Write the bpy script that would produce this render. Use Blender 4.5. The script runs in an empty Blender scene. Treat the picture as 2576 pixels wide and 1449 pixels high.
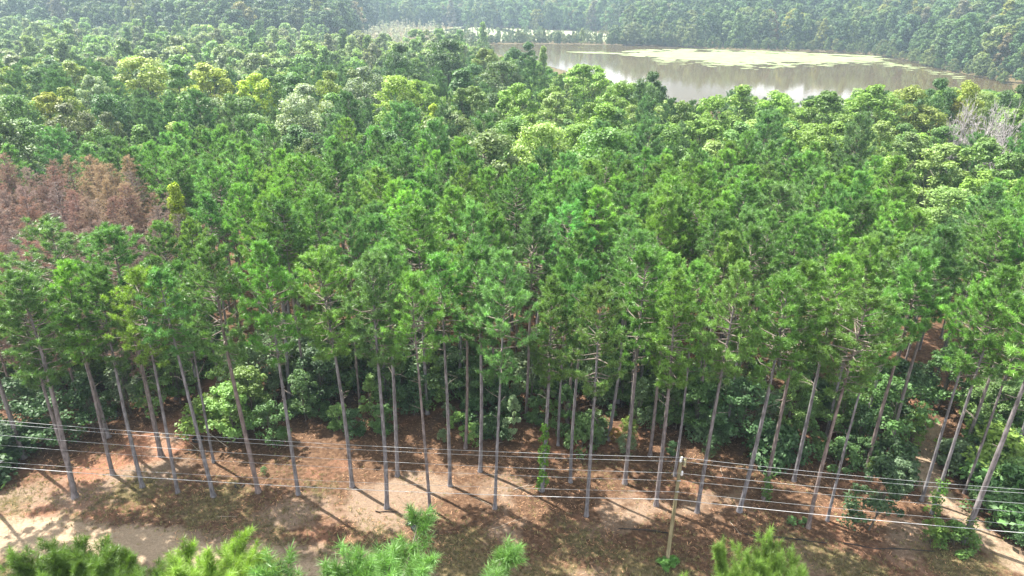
import bpy, math, random
import numpy as np
R = math.radians
sc = bpy.context.scene
COL = sc.collection

# ---------------------------------------------------------------- camera, sky, sun, exposure
CAM_H, PITCH, ROLL, FOV = 42.0, R(23.5), R(0.94), R(73.7)
F = 1288.0 / math.tan(FOV / 2)              # focal length in units of a 2576 px wide frame
fwd = np.array([0, math.cos(PITCH), -math.sin(PITCH)])
_r0 = np.array([1.0, 0, 0]); _u0 = np.array([0, math.sin(PITCH), math.cos(PITCH)])
rgt = math.cos(ROLL) * _r0 + math.sin(ROLL) * _u0
upv = -math.sin(ROLL) * _r0 + math.cos(ROLL) * _u0
cam_d = bpy.data.cameras.new('camera'); cam = bpy.data.objects.new('camera', cam_d); COL.objects.link(cam)
from mathutils import Matrix, Vector
m = Matrix(((rgt[0], upv[0], -fwd[0], 0), (rgt[1], upv[1], -fwd[1], 0), (rgt[2], upv[2], -fwd[2], CAM_H), (0, 0, 0, 1)))
cam.matrix_world = m
cam_d.sensor_width = 36; cam_d.angle = FOV; cam_d.clip_start = 0.1; cam_d.clip_end = 5000
sc.camera = cam

SUN_EL, SUN_AZ = R(56), math.atan2(-0.82, 0.57)     # azimuth from +y towards +x
w = bpy.data.worlds.new("World"); sc.world = w; w.use_nodes = True
nt = w.node_tree; bg = nt.nodes['Background']
sky = nt.nodes.new('ShaderNodeTexSky'); sky.sky_type = 'NISHITA'; sky.sun_disc = False
sky.sun_elevation = SUN_EL; sky.sun_rotation = SUN_AZ
sky.air_density = 1.2; sky.dust_density = 4.0; sky.ozone_density = 1.0
wtc = nt.nodes.new('ShaderNodeTexCoord'); wmp = nt.nodes.new('ShaderNodeMapping'); wmp.inputs['Scale'].default_value = (1, 1, 2.6)
wno = nt.nodes.new('ShaderNodeTexNoise'); wno.inputs['Scale'].default_value = 3.2; wno.inputs['Detail'].default_value = 7; wno.inputs['Roughness'].default_value = .55
wrp = nt.nodes.new('ShaderNodeValToRGB'); wrp.color_ramp.elements[0].position = .43; wrp.color_ramp.elements[1].position = .56
wmx = nt.nodes.new('ShaderNodeMix'); wmx.data_type = 'RGBA'; wmx.inputs['B'].default_value = (17, 17.2, 17.6, 1)      # white cumulus
nt.links.new(wtc.outputs['Generated'], wmp.inputs[0]); nt.links.new(wmp.outputs[0], wno.inputs[0]); nt.links.new(wno.outputs[0], wrp.inputs[0])
nt.links.new(wrp.outputs[0], wmx.inputs['Factor']); nt.links.new(sky.outputs[0], wmx.inputs['A'])
nt.links.new(wmx.outputs['Result'], bg.inputs[0]); bg.inputs[1].default_value = 0.05
sd = bpy.data.lights.new('sun', 'SUN'); so = bpy.data.objects.new('sun', sd); COL.objects.link(so)
sd.energy = 5.0; sd.angle = R(0.53); sd.color = (1.0, 0.95, 0.86)
sdir = Vector((math.sin(SUN_AZ) * math.cos(SUN_EL), math.cos(SUN_AZ) * math.cos(SUN_EL), math.sin(SUN_EL)))
so.rotation_euler = sdir.to_track_quat('Z', 'Y').to_euler(); so.location = (0, 0, 120)
sc.view_settings.view_transform = 'Standard'; sc.view_settings.look = 'None'
sc.view_settings.exposure = 1.62; sc.view_settings.gamma = 1
sc.view_settings.use_curve_mapping = False
cy = sc.cycles
cy.max_bounces = 8; cy.diffuse_bounces = 5; cy.glossy_bounces = 2; cy.transmission_bounces = 5; cy.volume_bounces = 0
cy.caustics_reflective = False; cy.caustics_refractive = False
cy.use_denoising = True

# ---------------------------------------------------------------- pixel <-> world
def ray(px, py):
    d = fwd * F + rgt * (px - 1288) - upv * (py - 724.5)
    return d / np.linalg.norm(d)
def at_z(px, py, z=0.0):
    d = ray(px, py); t = (z - CAM_H) / d[2]
    return d[0] * t, d[1] * t
def at_y(px, py, Y):
    d = ray(px, py); t = Y / d[1]
    return d[0] * t, CAM_H + d[2] * t
def proj(x, y, z):
    v = np.array([x, y, z - CAM_H]); c = v @ fwd
    return 1288 + F * (v @ rgt) / c, 724.5 - F * (v @ upv) / c
def interp(tab, v):
    return float(np.interp(v, [t[0] for t in tab], [t[1] for t in tab]))
def inpoly(x, y, poly):
    ins = False; n = len(poly)
    for i in range(n):
        x0, y0 = poly[i]; x1, y1 = poly[i - 1]
        if (y0 > y) != (y1 > y) and x < (x1 - x0) * (y - y0) / (y1 - y0) + x0: ins = not ins
    return ins
def sstep(a, b, v):
    t = np.clip((v - a) / (b - a), 0, 1); return t * t * (3 - 2 * t)

# ---------------------------------------------------------------- terrain
POND_Z = -3.0
def hill_start(az):                    # distance at which the ground starts to climb, by bearing in degrees
    return np.interp(az, [-60, -36, -29, -24, -18, -13.5, -11, -5, 6, 9, 12.5, 15.4, 23.3, 26.4, 28.7, 31, 33.9, 34.9, 38, 45, 60],
                         [760, 740, 640, 580, 570, 600, 950, 980, 900, 760, 702, 686, 714, 696, 654, 584, 540, 512, 440, 390, 370])
def terrain(x, y):
    x = np.asarray(x, float); y = np.asarray(y, float)
    d = np.hypot(x, y); az = np.degrees(np.arctan2(x, np.maximum(y, 1)))
    z = -2.6 * sstep(120, 250, y) * np.ones_like(x)
    hs = hill_start(az)
    z = z + 30 * sstep(0, 260, d - hs) + 0.03 * np.clip(d - hs - 200, 0, 900)
    z = z + 0.12 * np.sin(x * .31 + 1.3) * np.sin(y * .27) * sstep(20, 40, y) * (1 - sstep(120, 200, y))
    z = z + 0.05 * np.sin(x * 1.1 + .4 * y) * np.sin(y * .9 - .3 * x) * (1 - sstep(90, 130, y))
    return z
def tz(x, y): return float(terrain(x, y))
pond_px = [(1185, 112), (1330, 111), (1500, 113), (1700, 118), (1800, 125), (2080, 130), (2200, 139), (2290, 153), (2380, 178), (2500, 200), (2545, 214)]
POND = [at_z(a, b, POND_Z) for a, b in pond_px] + [(236, 330), (180, 268), (120, 262), (85, 290), (62, 345), (42, 410), (18, 480), (-12, 545)]

# ---------------------------------------------------------------- mesh helpers
def mk_mesh(name, V, Fs, mat, tint=None, smooth=False):
    V = np.asarray(V, np.float32); me = bpy.data.meshes.new(name)
    Fs = [np.asarray(f, np.int32) for f in Fs if len(f)]
    loops = np.concatenate([f.ravel() for f in Fs]); sizes = np.concatenate([np.full(len(f), f.shape[1], np.int32) for f in Fs])
    me.vertices.add(len(V)); me.vertices.foreach_set('co', V.ravel())
    me.loops.add(len(loops)); me.loops.foreach_set('vertex_index', loops)
    me.polygons.add(len(sizes)); st = np.zeros(len(sizes), np.int32); st[1:] = np.cumsum(sizes)[:-1]
    me.polygons.foreach_set('loop_start', st); me.polygons.foreach_set('loop_total', sizes)
    if smooth: me.polygons.foreach_set('use_smooth', np.ones(len(sizes), bool))
    me.update(calc_edges=True)
    if tint is not None:
        a = me.attributes.new('tint', 'FLOAT', 'POINT'); a.data.foreach_set('value', np.asarray(tint, np.float32))
    me.materials.append(mat)
    return me
def obj(name, me, parent=None):
    o = bpy.data.objects.new(name, me); COL.objects.link(o)
    if parent: o.parent = parent
    return o
def tag(o, label, cat, group=None, kind=None):
    o['label'] = label; o['category'] = cat
    if group: o['group'] = group
    if kind: o['kind'] = kind
    return o
def empty(name, loc, rz=0.0, s=1.0):
    o = bpy.data.objects.new(name, None); COL.objects.link(o)
    o.location = loc; o.rotation_euler = (0, 0, rz)
    o.scale = (s, s, s) if np.isscalar(s) else s
    o.empty_display_size = .3
    return o
class Tubes:
    def __init__(s): s.V = []; s.Fs = []; s.n = 0
    def add(s, pts, rad, sides=5, cap=False):
        pts = np.asarray(pts, float); k = len(pts)
        rad = np.full(k, rad) if np.isscalar(rad) else np.asarray(rad, float)
        T = np.gradient(pts, axis=0); T /= np.linalg.norm(T, axis=1)[:, None] + 1e-9
        ref = np.array([0, 0, 1.]) if abs(T[:, 2]).mean() < .8 else np.array([1., 0, 0])
        A = np.cross(T, ref); A /= np.linalg.norm(A, axis=1)[:, None] + 1e-9
        B = np.cross(T, A); th = np.arange(sides) * 2 * np.pi / sides
        ring = A[:, None] * np.cos(th)[None, :, None] + B[:, None] * np.sin(th)[None, :, None]
        s.V.append((pts[:, None] + ring * rad[:, None, None]).reshape(-1, 3))
        i = np.arange(k - 1)[:, None] * sides; j = np.arange(sides)[None]; j2 = (j + 1) % sides
        s.Fs.append((np.stack([i + j, i + j2, i + sides + j2, i + sides + j], -1) + s.n).reshape(-1, 4))
        s.n += k * sides
        if cap:
            for r, rev in ((0, True), (k - 1, False)):
                idx = s.n - k * sides + r * sides
                c = len(pts) and pts[r]
                s.V.append(np.array([c])); ci = s.n; s.n += 1
                t = [(idx + a, idx + (a + 1) % sides, ci, ci) for a in range(sides)]
                s.Fs.append(np.array([[q[0], q[1], q[2]] for q in t]))
    def mesh(s, name, mat, smooth=True):
        return mk_mesh(name, np.concatenate(s.V), s.Fs, mat, smooth=smooth)
def unit(a): return a / (np.linalg.norm(a, axis=-1, keepdims=True) + 1e-9)

# ---------------------------------------------------------------- materials
def newmat(name):
    mt = bpy.data.materials.new(name); mt.use_nodes = True; n = mt.node_tree.nodes; l = mt.node_tree.links
    return mt, n, l, n['Principled BSDF'], n['Material Output']
def foliage(name, src='OBJECT', trans=.32, rough=.5, spec=.35, warm=(1.05, 1.1, .5)):
    mt, n, l, b, out = newmat(name)
    if src == 'OBJECT':
        c = n.new('ShaderNodeObjectInfo').outputs['Color']
    else:
        a = n.new('ShaderNodeAttribute'); a.attribute_type = 'INSTANCER'; a.attribute_name = 'tcol'; c = a.outputs['Color']
    t = n.new('ShaderNodeAttribute'); t.attribute_name = 'tint'
    mu = n.new('ShaderNodeVectorMath'); mu.operation = 'SCALE'; l.new(c, mu.inputs[0]); l.new(t.outputs['Fac'], mu.inputs['Scale'])
    l.new(mu.outputs[0], b.inputs['Base Color']); b.inputs['Roughness'].default_value = rough
    b.inputs['Specular IOR Level'].default_value = spec
    tr = n.new('ShaderNodeBsdfTranslucent'); m2 = n.new('ShaderNodeVectorMath'); m2.operation = 'MULTIPLY'
    l.new(mu.outputs[0], m2.inputs[0]); m2.inputs[1].default_value = tuple(v * trans for v in warm); l.new(m2.outputs[0], tr.inputs[0])
    mx = n.new('ShaderNodeAddShader')
    l.new(b.outputs[0], mx.inputs[0]); l.new(tr.outputs[0], mx.inputs[1]); l.new(mx.outputs[0], out.inputs[0])
    return mt
def noisy(name, c1, c2, scale=4, stretch=(1, 1, 1), rough=.85, bump=.3, spec=.3, dist=.02, vary=False):
    mt, n, l, b, out = newmat(name)
    tc = n.new('ShaderNodeTexCoord'); mp = n.new('ShaderNodeMapping'); mp.inputs['Scale'].default_value = stretch
    l.new(tc.outputs['Object'], mp.inputs[0])
    nz = n.new('ShaderNodeTexNoise'); nz.inputs['Scale'].default_value = scale; nz.inputs['Detail'].default_value = 6
    nz.inputs['Roughness'].default_value = .65; l.new(mp.outputs[0], nz.inputs[0])
    rp = n.new('ShaderNodeValToRGB'); rp.color_ramp.elements[0].position = .35; rp.color_ramp.elements[1].position = .65
    rp.color_ramp.elements[0].color = (*c1, 1); rp.color_ramp.elements[1].color = (*c2, 1)
    l.new(nz.outputs[0], rp.inputs[0]); co = rp.outputs[0]
    if vary:      # bark tone differs from tree to tree: greyer or redder brown
        oi = n.new('ShaderNodeObjectInfo'); r2 = n.new('ShaderNodeValToRGB'); e = r2.color_ramp.elements
        e[0].color = (1.04, .88, .80, 1); e[1].color = (1.0, 1.02, 1.06, 1); e[1].position = .55
        m3 = n.new('ShaderNodeVectorMath'); m3.operation = 'MULTIPLY'; l.new(oi.outputs['Random'], r2.inputs[0]); l.new(co, m3.inputs[0]); l.new(r2.outputs[0], m3.inputs[1]); co = m3.outputs[0]
    l.new(co, b.inputs['Base Color'])
    b.inputs['Roughness'].default_value = rough; b.inputs['Specular IOR Level'].default_value = spec
    if bump:
        bp = n.new('ShaderNodeBump'); bp.inputs['Strength'].default_value = bump; bp.inputs['Distance'].default_value = dist
        l.new(nz.outputs[0], bp.inputs['Height']); l.new(bp.outputs[0], b.inputs['Normal'])
    return mt
M_needle = foliage('pine_needles', trans=.6, rough=.45, spec=.4)
M_leaf = foliage('broad_leaves', trans=.6, rough=.55, spec=.3)
M_far = foliage('far_leaves', 'INSTANCER', trans=.6, rough=.6, spec=.25)
M_deadn = foliage('dead_needles', trans=.5, rough=.8, spec=.1, warm=(1, .9, .8))
M_bark = noisy('pine_bark', (.10, .09, .092), (.29, .27, .275), 5, (1, 1, .28), bump=.8, dist=.04, vary=True)
M_limb = noisy('limb_bark', (.15, .12, .10), (.30, .26, .22), 4, bump=0)
M_deadbark = noisy('weathered_bark', (.13, .10, .09), (.27, .22, .20), 5, (1, 1, .3), bump=.4)
M_snag = noisy('silver_dead_wood', (.34, .31, .31), (.52, .49, .48), 3, bump=.2)
M_lbark = noisy('broadleaf_bark', (.07, .06, .05), (.19, .17, .14), 4, (1, 1, .3), bump=.5)
M_pole = noisy('treated_pole_wood', (.15, .13, .07), (.30, .265, .155), 9, (1, 1, .06), bump=.25)
M_stick = noisy('bleached_stick', (.40, .33, .26), (.60, .52, .42), 6, bump=.2)
M_log = noisy('dark_rotten_wood', (.03, .022, .018), (.09, .06, .045), 6, bump=.4)
def plain(name, c, rough=.5, metal=0., spec=.5):
    mt, n, l, b, out = newmat(name); b.inputs['Base Color'].default_value = (*c, 1); b.inputs['Roughness'].default_value = rough
    b.inputs['Metallic'].default_value = metal; b.inputs['Specular IOR Level'].default_value = spec; return mt
M_wire = plain('bare_aluminium_wire', (.42, .44, .45), .5, .2)
M_cable = plain('pale_cable', (.60, .61, .62), .45, .1)
M_porc = plain('white_insulator', (.82, .84, .86), .25)
M_steel = plain('galvanised_steel', (.5, .52, .54), .4, .7)
M_rubber = noisy('worn_rubber', (.012, .012, .012), (.05, .045, .04), 8, rough=.6, bump=.3)
M_bag = plain('black_plastic', (.012, .013, .016), .22, 0, .7)
M_hose = plain('black_drain_hose', (.015, .015, .017), .45)

# ---------------------------------------------------------------- generators of tree meshes
def tufts(rng, P, D, k, nl, nw, spread=.9, shoot=.28, base=.12):
    n = len(P); D = unit(D)
    u = rng.random((n, k, 1)); rd = unit(rng.normal(size=(n, k, 3)))
    dirs = unit(D[:, None] * .7 + rd * spread)
    b = P[:, None] + D[:, None] * (u - .4) * shoot
    L = nl * (.7 + .5 * rng.random((n, k, 1)))
    s = unit(np.cross(dirs, unit(rng.normal(size=(n, k, 3))))) * nw * .5
    tip = b + dirs * L; bb = b + dirs * L * base
    V = np.stack([bb - s, bb + s, tip], 2).reshape(-1, 3)
    Fs = np.arange(len(V)).reshape(-1, 3)
    t = np.repeat(np.clip(rng.normal(1, .24, n), .5, 1.7), k * 3)
    return V, Fs, t
def pine_geo(seed, H=22., cbf=.47, Rm=2.6, k=14, nl=.30, nw=.042, step=.5, dead=False, twig=1.0, dens=1.0, sides=7, top=.16, tpow=2.3):
    rng = np.random.default_rng(seed)
    cb = H * cbf
    lean = rng.normal(0, .012, 2); bow = rng.normal(0, .2, 2); ph = rng.random(2) * 6
    def axis(z):
        t = z / H
        return np.array([lean[0] * z + bow[0] * math.sin(t * 3.1 + ph[0]) - bow[0] * math.sin(ph[0]),
                         lean[1] * z + bow[1] * math.sin(t * 3.1 + ph[1]) - bow[1] * math.sin(ph[1]), z])
    zs = np.array([-.2, .12, .5, 1.3, 3, 6, 9, 12, 15, 17.5, 19.5, 21, 21.8]) * H / 22
    rr = np.array([.33, .26, .205, .185, .175, .16, .142, .122, .098, .072, .046, .026, .012]) * (H / 22) * rng.uniform(.74, 1.04)
    T = Tubes(); T.add([axis(z) for z in zs], rr, sides + 1)
    trunk = T
    L = Tubes(); P = []; D = []
    L.add([axis(z) for z in np.linspace(H * .14, H * .985, 9)], np.interp(np.linspace(H * .14, H * .985, 9), zs, rr) * .8, 5)   # added hidden core inside the trunk, joining the limbs
    # bare stubs and dead branches on the clear trunk
    for i in range(rng.integers(7, 13)):
        z = H * rng.uniform(.22 if not dead else .15, cbf + .02); a = rng.random() * 6.28; ln = rng.uniform(.5, 2.1) * (z / cb) ** 2
        e = rng.uniform(-.1, .65); p0 = axis(z); d = np.array([math.cos(a) * math.cos(e), math.sin(a) * math.cos(e), math.sin(e)])
        p1 = p0 + d * ln * .55 + np.array([0, 0, .05]); p2 = p1 + unit(d + rng.normal(0, .3, 3)) * ln * .5
        L.add([p0, p1, p2], [.03, .02, .008], 4)
        if ln > 1.1: L.add([p1, p1 + unit(d + rng.normal(0, .6, 3)) * ln * .35], [.014, .006], 3)
    z = cb
    skip = rng.random(60) < .17; wi = 0
    side_bias = rng.random() * 6.28
    while z < H - .15:
        t = (z - cb) / (H - cb)
        prof = Rm * (.46 + 1.8 * t) if t < .3 else Rm * (1 - ((t - .3) / .7) ** tpow * (1 - top))
        nb = rng.integers(3, 6) if t < .8 else rng.integers(4, 7)
        if wi < 60 and skip[wi]: nb = 1
        a0 = rng.random() * 6.28
        for j in range(nb):
            a = a0 + j * 6.28 / nb + rng.normal(0, .35)
            if dead and rng.random() < .12: continue
            ln = prof * rng.uniform(.55, 1.15) * (1 + .15 * math.cos(a - side_bias))
            e = -.06 + .86 * t ** 1.2 + rng.normal(0, .2)
            p0 = axis(z); d = np.array([math.cos(a) * math.cos(e), math.sin(a) * math.cos(e), math.sin(e)])
            up = np.array([0, 0, 1.0])
            p1 = p0 + d * ln * .5; p2 = p1 + unit(d + up * (.6 if not dead else .05) + rng.normal(0, .1, 3)) * ln * .5
            L.add([p0, p1, p2], [.02 + .014 * ln, .012 + .008 * ln, .008], 4)
            nt_ = max(2, int((ln * 4.6 + 1.5) * dens))
            for q in range(nt_):
                s = rng.uniform(.32, 1.0) if t < .6 else rng.uniform(.15, 1.)
                pb = p0 + (p1 - p0) * min(1, s * 2) if s < .5 else p1 + (p2 - p1) * (s - .5) * 2
                sd_ = unit(np.cross(d, up) * rng.choice([-1, 1]) * rng.uniform(.2, 1) + d * rng.uniform(.3, .9) + up * rng.uniform(-.15, .6))
                tl = rng.uniform(.18, .65) * twig * (1.1 - .45 * s) * min(1, ln / 1.5)
                pe = pb + sd_ * tl
                if rng.random() < .45: L.add([pb, pe], [.009, .005], 3)
                P.append(pe); D.append(sd_ + up * (.95 if not dead else -.7))
                if rng.random() < .4: P.append(pb + sd_ * tl * .5); D.append(sd_ + up * (.8 if not dead else -.6))
            P.append(p2); D.append(unit(p2 - p1) + up * (.8 if not dead else -.4))
        z += step * rng.uniform(.75, 1.25) * (1 - .35 * t); wi += 1
    tp = axis(H)
    for q in range(6):
        P.append(tp + rng.normal(0, .12, 3) - np.array([0, 0, .12])); D.append(np.array([0, 0, 1.]) + rng.normal(0, .35, 3))
    P = np.array(P); D = np.array(D)
    if dead:
        keep = rng.random(len(P)) < (.85 if dead is True else dead); P, D = P[keep], D[keep]
    V, Fs, tt = tufts(rng, P, D, k, nl, nw)
    return trunk, L, (V, Fs, tt)
def leaves_on(rng, C, Rl, n, leaf, flat=.8, updens=.35, tintlobe=None):
    """n leaf quads around each of the clump centres C with radii Rl"""
    N = len(C)
    d = unit(rng.normal(size=(N, n, 3)) + np.array([0, 0, updens]))
    r = (.45 + .6 * rng.random((N, n, 1)) ** .6) * Rl[:, None, None]
    # break the clump into sub clumps so its outline is ragged
    sub = rng.normal(size=(N, 9, 3)); sub = unit(sub + np.array([0, 0, .3])); w_ = (d[:, :, None] * sub[:, None]).sum(-1).max(-1)[..., None]
    r = r * (.5 + .62 * np.clip((w_ - .45) / .55, 0, 1) ** .8)
    p = C[:, None] + d * r * np.array([1, 1, flat])
    nrm = unit(d * .7 + np.array([0, 0, .55]) + rng.normal(size=d.shape) * .55)
    a = unit(np.cross(nrm, unit(rng.normal(size=d.shape)))); b = np.cross(nrm, a)
    s = leaf * (.6 + .7 * rng.random((N, n, 1)))
    V = np.stack([p - a * s * .62, p - b * s * .36 + nrm * s * .1, p + a * s * .62, p + b * s * .36 + nrm * s * .1], 2).reshape(-1, 3)
    Fs = np.arange(len(V)).reshape(-1, 4)
    tl = np.clip(rng.normal(1, .11, N), .75, 1.3)[:, None] * np.clip(rng.normal(1, .12, (N, n)), .65, 1.4)
    return V, Fs, np.repeat(tl.ravel(), 4)
def broad_geo(seed, H=22., Rm=5., cbf=.3, nl=46, n=110, leaf=.42, shape='dome', trunk_r=.28, flat=.8, lobe=.30, inner=.25):
    rng = np.random.default_rng(seed); cb = H * cbf; C = []; Rl = []
    for i in range(nl):
        t = rng.random() ** .85; th = rng.random() * 6.28
        if shape == 'dome': pr = math.sqrt(max(0, 1 - t ** 2.2)) * (.75 + .25 * min(1, t * 4))
        elif shape == 'cone': pr = (1 - t) ** .75 * .95 + .06
        else: pr = math.sin(math.pi * (.12 + .8 * t)) ** .8
        inn = 1.0 if rng.random() > inner else rng.uniform(.2, .8)
        q = Rm * pr * inn * rng.uniform(.78, 1.0)
        rl = Rm * lobe * rng.uniform(.65, 1.3) * (1 - .3 * t)
        zc = cb + (H - cb) * t - rl * .5 * t
        C.append((q * math.cos(th), q * math.sin(th), zc)); Rl.append(rl)
    for i in range(3):
        C.append((rng.normal(0, .3), rng.normal(0, .3), H - Rm * lobe * .75)); Rl.append(Rm * lobe * .75)
    C = np.array(C); Rl = np.array(Rl)
    V, Fs, tt = leaves_on(rng, C, Rl, n, leaf, flat)
    T = Tubes(); zt = cb + (H - cb) * .62; bw = rng.normal(0, .3, 2)
    ax = lambda z: np.array([bw[0] * math.sin(z / H * 3), bw[1] * math.sin(z / H * 3), z])
    T.add([ax(z) for z in (-.3, .3, zt * .4, zt * .75, zt)], np.array([1.45, 1.05, .85, .6, .25]) * trunk_r, 7)
    for i in range(0, len(C), 2):
        z0 = rng.uniform(cb * .8, zt); p0 = ax(z0); c = C[i]
        if c[2] < z0: z0 = max(cb * .6, c[2] - 1); p0 = ax(z0)
        mid = (p0 + c) / 2 + np.array([0, 0, -.1 * Rm * .3]); T.add([p0, mid, c], np.array([.32, .2, .06]) * trunk_r, 4)
    return T, (V, Fs, tt)
def bare_geo(seed, H=17., spread=5.5, levels=5, trunk_r=.3, up=.35, rmin=.045):
    rng = np.random.default_rng(seed); T = Tubes()
    def grow(p, d, ln, r, lv):
        mid = p + d * ln * .5 + rng.normal(0, .04, 3) * ln; e = mid + unit(d + rng.normal(0, .22, 3)) * ln * .5
        T.add([p, mid, e], [r, r * .82, r * .62], 6 if lv > 2 else 3)
        if lv == 0: return
        for i in range(rng.integers(2, 4) + (lv > 2)):
            a = unit(np.cross(d, rng.normal(size=3))); f = rng.uniform(.45, .95)
            nd = unit(d * rng.uniform(.5, 1) + a * f + np.array([0, 0, up * .4]))
            s = rng.uniform(.5, 1.0) if i else 1
            grow(p + (e - p) * s, nd, ln * rng.uniform(.58, .82), max(rmin, r * .6), lv - 1)
    T.add([(0, 0, -.3), (.05, 0, H * .1), (0, .1, H * .3)], [trunk_r * 1.3, trunk_r, trunk_r * .9], 8)
    for i in range(5):
        a = i * 1.256 + rng.normal(0, .3); e = rng.uniform(.4, 1.1)
        grow(np.array([0, .1, H * rng.uniform(.22, .3)]), np.array([math.cos(a) * math.cos(e), math.sin(a) * math.cos(e), math.sin(e)]), H * .27, trunk_r * .6, levels - 1)
    return T

# ---- prototypes (plain mesh data, shared by the copies)
PINES = []
for i in range(12):
    t, L, c = pine_geo(100 + i, Rm=2.8 + .17 * (i % 4), cbf=.565 + .025 * (i % 5), k=32, nl=.32, nw=.045, step=.48, dens=.62 + .1 * (i % 3), top=.07 + .05 * (i % 3), tpow=1.3 + .3 * (i % 4))
    PINES.append((t.mesh('pine_trunk', M_bark), L.mesh('pine_limbs', M_limb), mk_mesh('pine_crown', c[0], [c[1]], M_needle, c[2])))
NEAR = []
for i in range(3):
    t, L, c = pine_geo(150 + i, H=24, Rm=(3.7, 3.9, 4.4)[i], cbf=.62, k=90, nl=.23, nw=.013, step=.25, dens=2.3, twig=.9, top=.17, tpow=2.6)
    NEAR.append((t.mesh('pine_trunk', M_bark), L.mesh('pine_limbs', M_limb), mk_mesh('pine_crown', c[0], [c[1]], M_needle, c[2])))
DEADP = []
for i in range(5):
    t, L, c = pine_geo(200 + i, H=19, Rm=2.5, cbf=.3, k=12, nl=.24, nw=.034, step=.40, dead=(.8, .6, .25, .9, .45)[i], dens=1.0, sides=5)
    DEADP.append((t.mesh('dead_pine_trunk', M_deadbark), L.mesh('dead_pine_limbs', M_deadbark), mk_mesh('dead_pine_needles', c[0], [c[1]], M_deadn, c[2])))
BROAD = []
bspec = [('dome', 22, 5.6, .16, .30), ('dome', 22, 5.0, .2, .27), ('egg', 22, 4.6, .14, .30), ('cone', 22, 4.2, .1, .33),
         ('egg', 22, 5.2, .16, .25), ('dome', 22, 6.4, .2, .24), ('cone', 22, 3.3, .08, .36)]
for i, (sh, H, Rm, cb, lb) in enumerate(bspec):
    t, c = broad_geo(300 + i, H, Rm, cb, nl=72, n=170, leaf=.36, shape=sh, lobe=lb)
    BROAD.append((t.mesh('broadleaf_trunk', M_lbark), mk_mesh('broadleaf_crown', c[0], [c[1]], M_leaf, c[2])))
BIGPINE = []   # old flat topped pines of the belt: clumps of needles
for i in range(2):
    t, L, c = pine_geo(360 + i, H=22, Rm=3.9, cbf=.42, k=14, nl=.45, nw=.07, step=.55, dens=1.0, top=.35)
    BIGPINE.append((t.mesh('pine_trunk', M_bark), L.mesh('pine_limbs', M_limb), mk_mesh('pine_crown', c[0], [c[1]], M_needle, c[2])))
SHRUB = []
for i, (sh, H, Rm, cb) in enumerate([('dome', 3, 1.9, .02), ('egg', 4, 1.7, .05), ('dome', 2.2, 1.8, .02), ('egg', 5.5, 2.1, .12)]):
    t, c = broad_geo(400 + i, H, Rm, cb, nl=34, n=75, leaf=.22, shape=sh, trunk_r=.05, lobe=.34, inner=.35)
    SHRUB.append((t.mesh('shrub_stems', M_lbark), mk_mesh('shrub_leaves', c[0], [c[1]], M_leaf, c[2])))
UNDER = []
for i, (sh, H, Rm, cb) in enumerate([('egg', 8, 2.4, .2), ('cone', 9, 2.2, .12), ('egg', 7, 2.7, .15)]):
    t, c = broad_geo(430 + i, H, Rm, cb, nl=44, n=85, leaf=.24, shape=sh, trunk_r=.08, lobe=.30, inner=.3)
    UNDER.append((t.mesh('understory_trunk', M_lbark), mk_mesh('understory_leaves', c[0], [c[1]], M_leaf, c[2])))
# ---------------------------------------------------------------- ground sheet
def pdist(x, y, line):
    d = np.full(np.shape(x), 1e9)
    for (x0, y0), (x1, y1) in zip(line[:-1], line[1:]):
        dx, dy = x1 - x0, y1 - y0; t = np.clip(((x - x0) * dx + (y - y0) * dy) / (dx * dx + dy * dy), 0, 1)
        d = np.minimum(d, np.hypot(x - x0 - t * dx, y - y0 - t * dy))
    return d
TRAIL_L = [at_z(*p) for p in [(640, 915), (560, 985), (480, 1055), (420, 1110), (330, 1190), (150, 1290)]]
TRAIL_R = [at_z(*p) for p in [(2345, 1070), (2318, 1140), (2330, 1215), (2400, 1290), (2490, 1360), (2580, 1425), (2700, 1500)]]
TRACK = [(-70, 46.5), (-38, 43.0), (-20, 41.0), (-5, 39.5), (12, 38.2), (40, 36), (70, 33)]
gx = np.concatenate([np.linspace(-1700, -330, 30), np.linspace(-320, -75, 26), np.arange(-70, 70.1, .7), np.linspace(75, 320, 26), np.linspace(330, 1700, 30)])
gy = np.concatenate([np.linspace(-60, 14, 12), np.arange(16, 86, .6), np.linspace(87, 140, 18), np.linspace(145, 640, 66), np.linspace(660, 2300, 42)])
GX, GY = np.meshgrid(gx, gy); GZ = terrain(GX, GY)
pm = np.array([[inpoly(a, b, POND) if b > 200 else False for a in gx] for b in gy])
GZ = GZ - 1.6 * pm
ni, nj = GX.shape; idx = np.arange(ni * nj).reshape(ni, nj)
gf = np.stack([idx[:-1, :-1], idx[:-1, 1:], idx[1:, 1:], idx[1:, :-1]], -1).reshape(-1, 4)
def wob(x, y, s, seed):
    r = np.random.default_rng(seed); v = 0
    for i in range(6):
        a = r.random() * 6.28; f = s * r.uniform(.6, 2.2); v = v + np.sin((x * math.cos(a) + y * math.sin(a)) * f + r.random() * 6.28) / 2.4
    return v
row0 = 49.5 - .085 * GX                                       # line of the front row of pines
g_grass = sstep(.2, -6.5, GY - row0 + 1.6 * wob(GX, GY, .25, 1)) * .46 + .24 * wob(GX, GY, .5, 2) * (GY < row0)
g_grass = np.where(GY > 300, .85, np.where(GY > 70, 0, g_grass))
dT = pdist(GX, GY, TRACK); dR = pdist(GX, GY, TRAIL_R); dL = pdist(GX, GY, TRAIL_L)
g_dirt = .9 * sstep(3.2, .8, dT + .7 * wob(GX, GY, .6, 3)) * sstep(0, -22, GX + 4) + .45 * sstep(2.4, .5, np.abs(dT - 1.2))
g_dirt = np.maximum(g_dirt, .95 * sstep(2.0, .6, dR + .3 * wob(GX, GY, .8, 4)))
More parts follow.
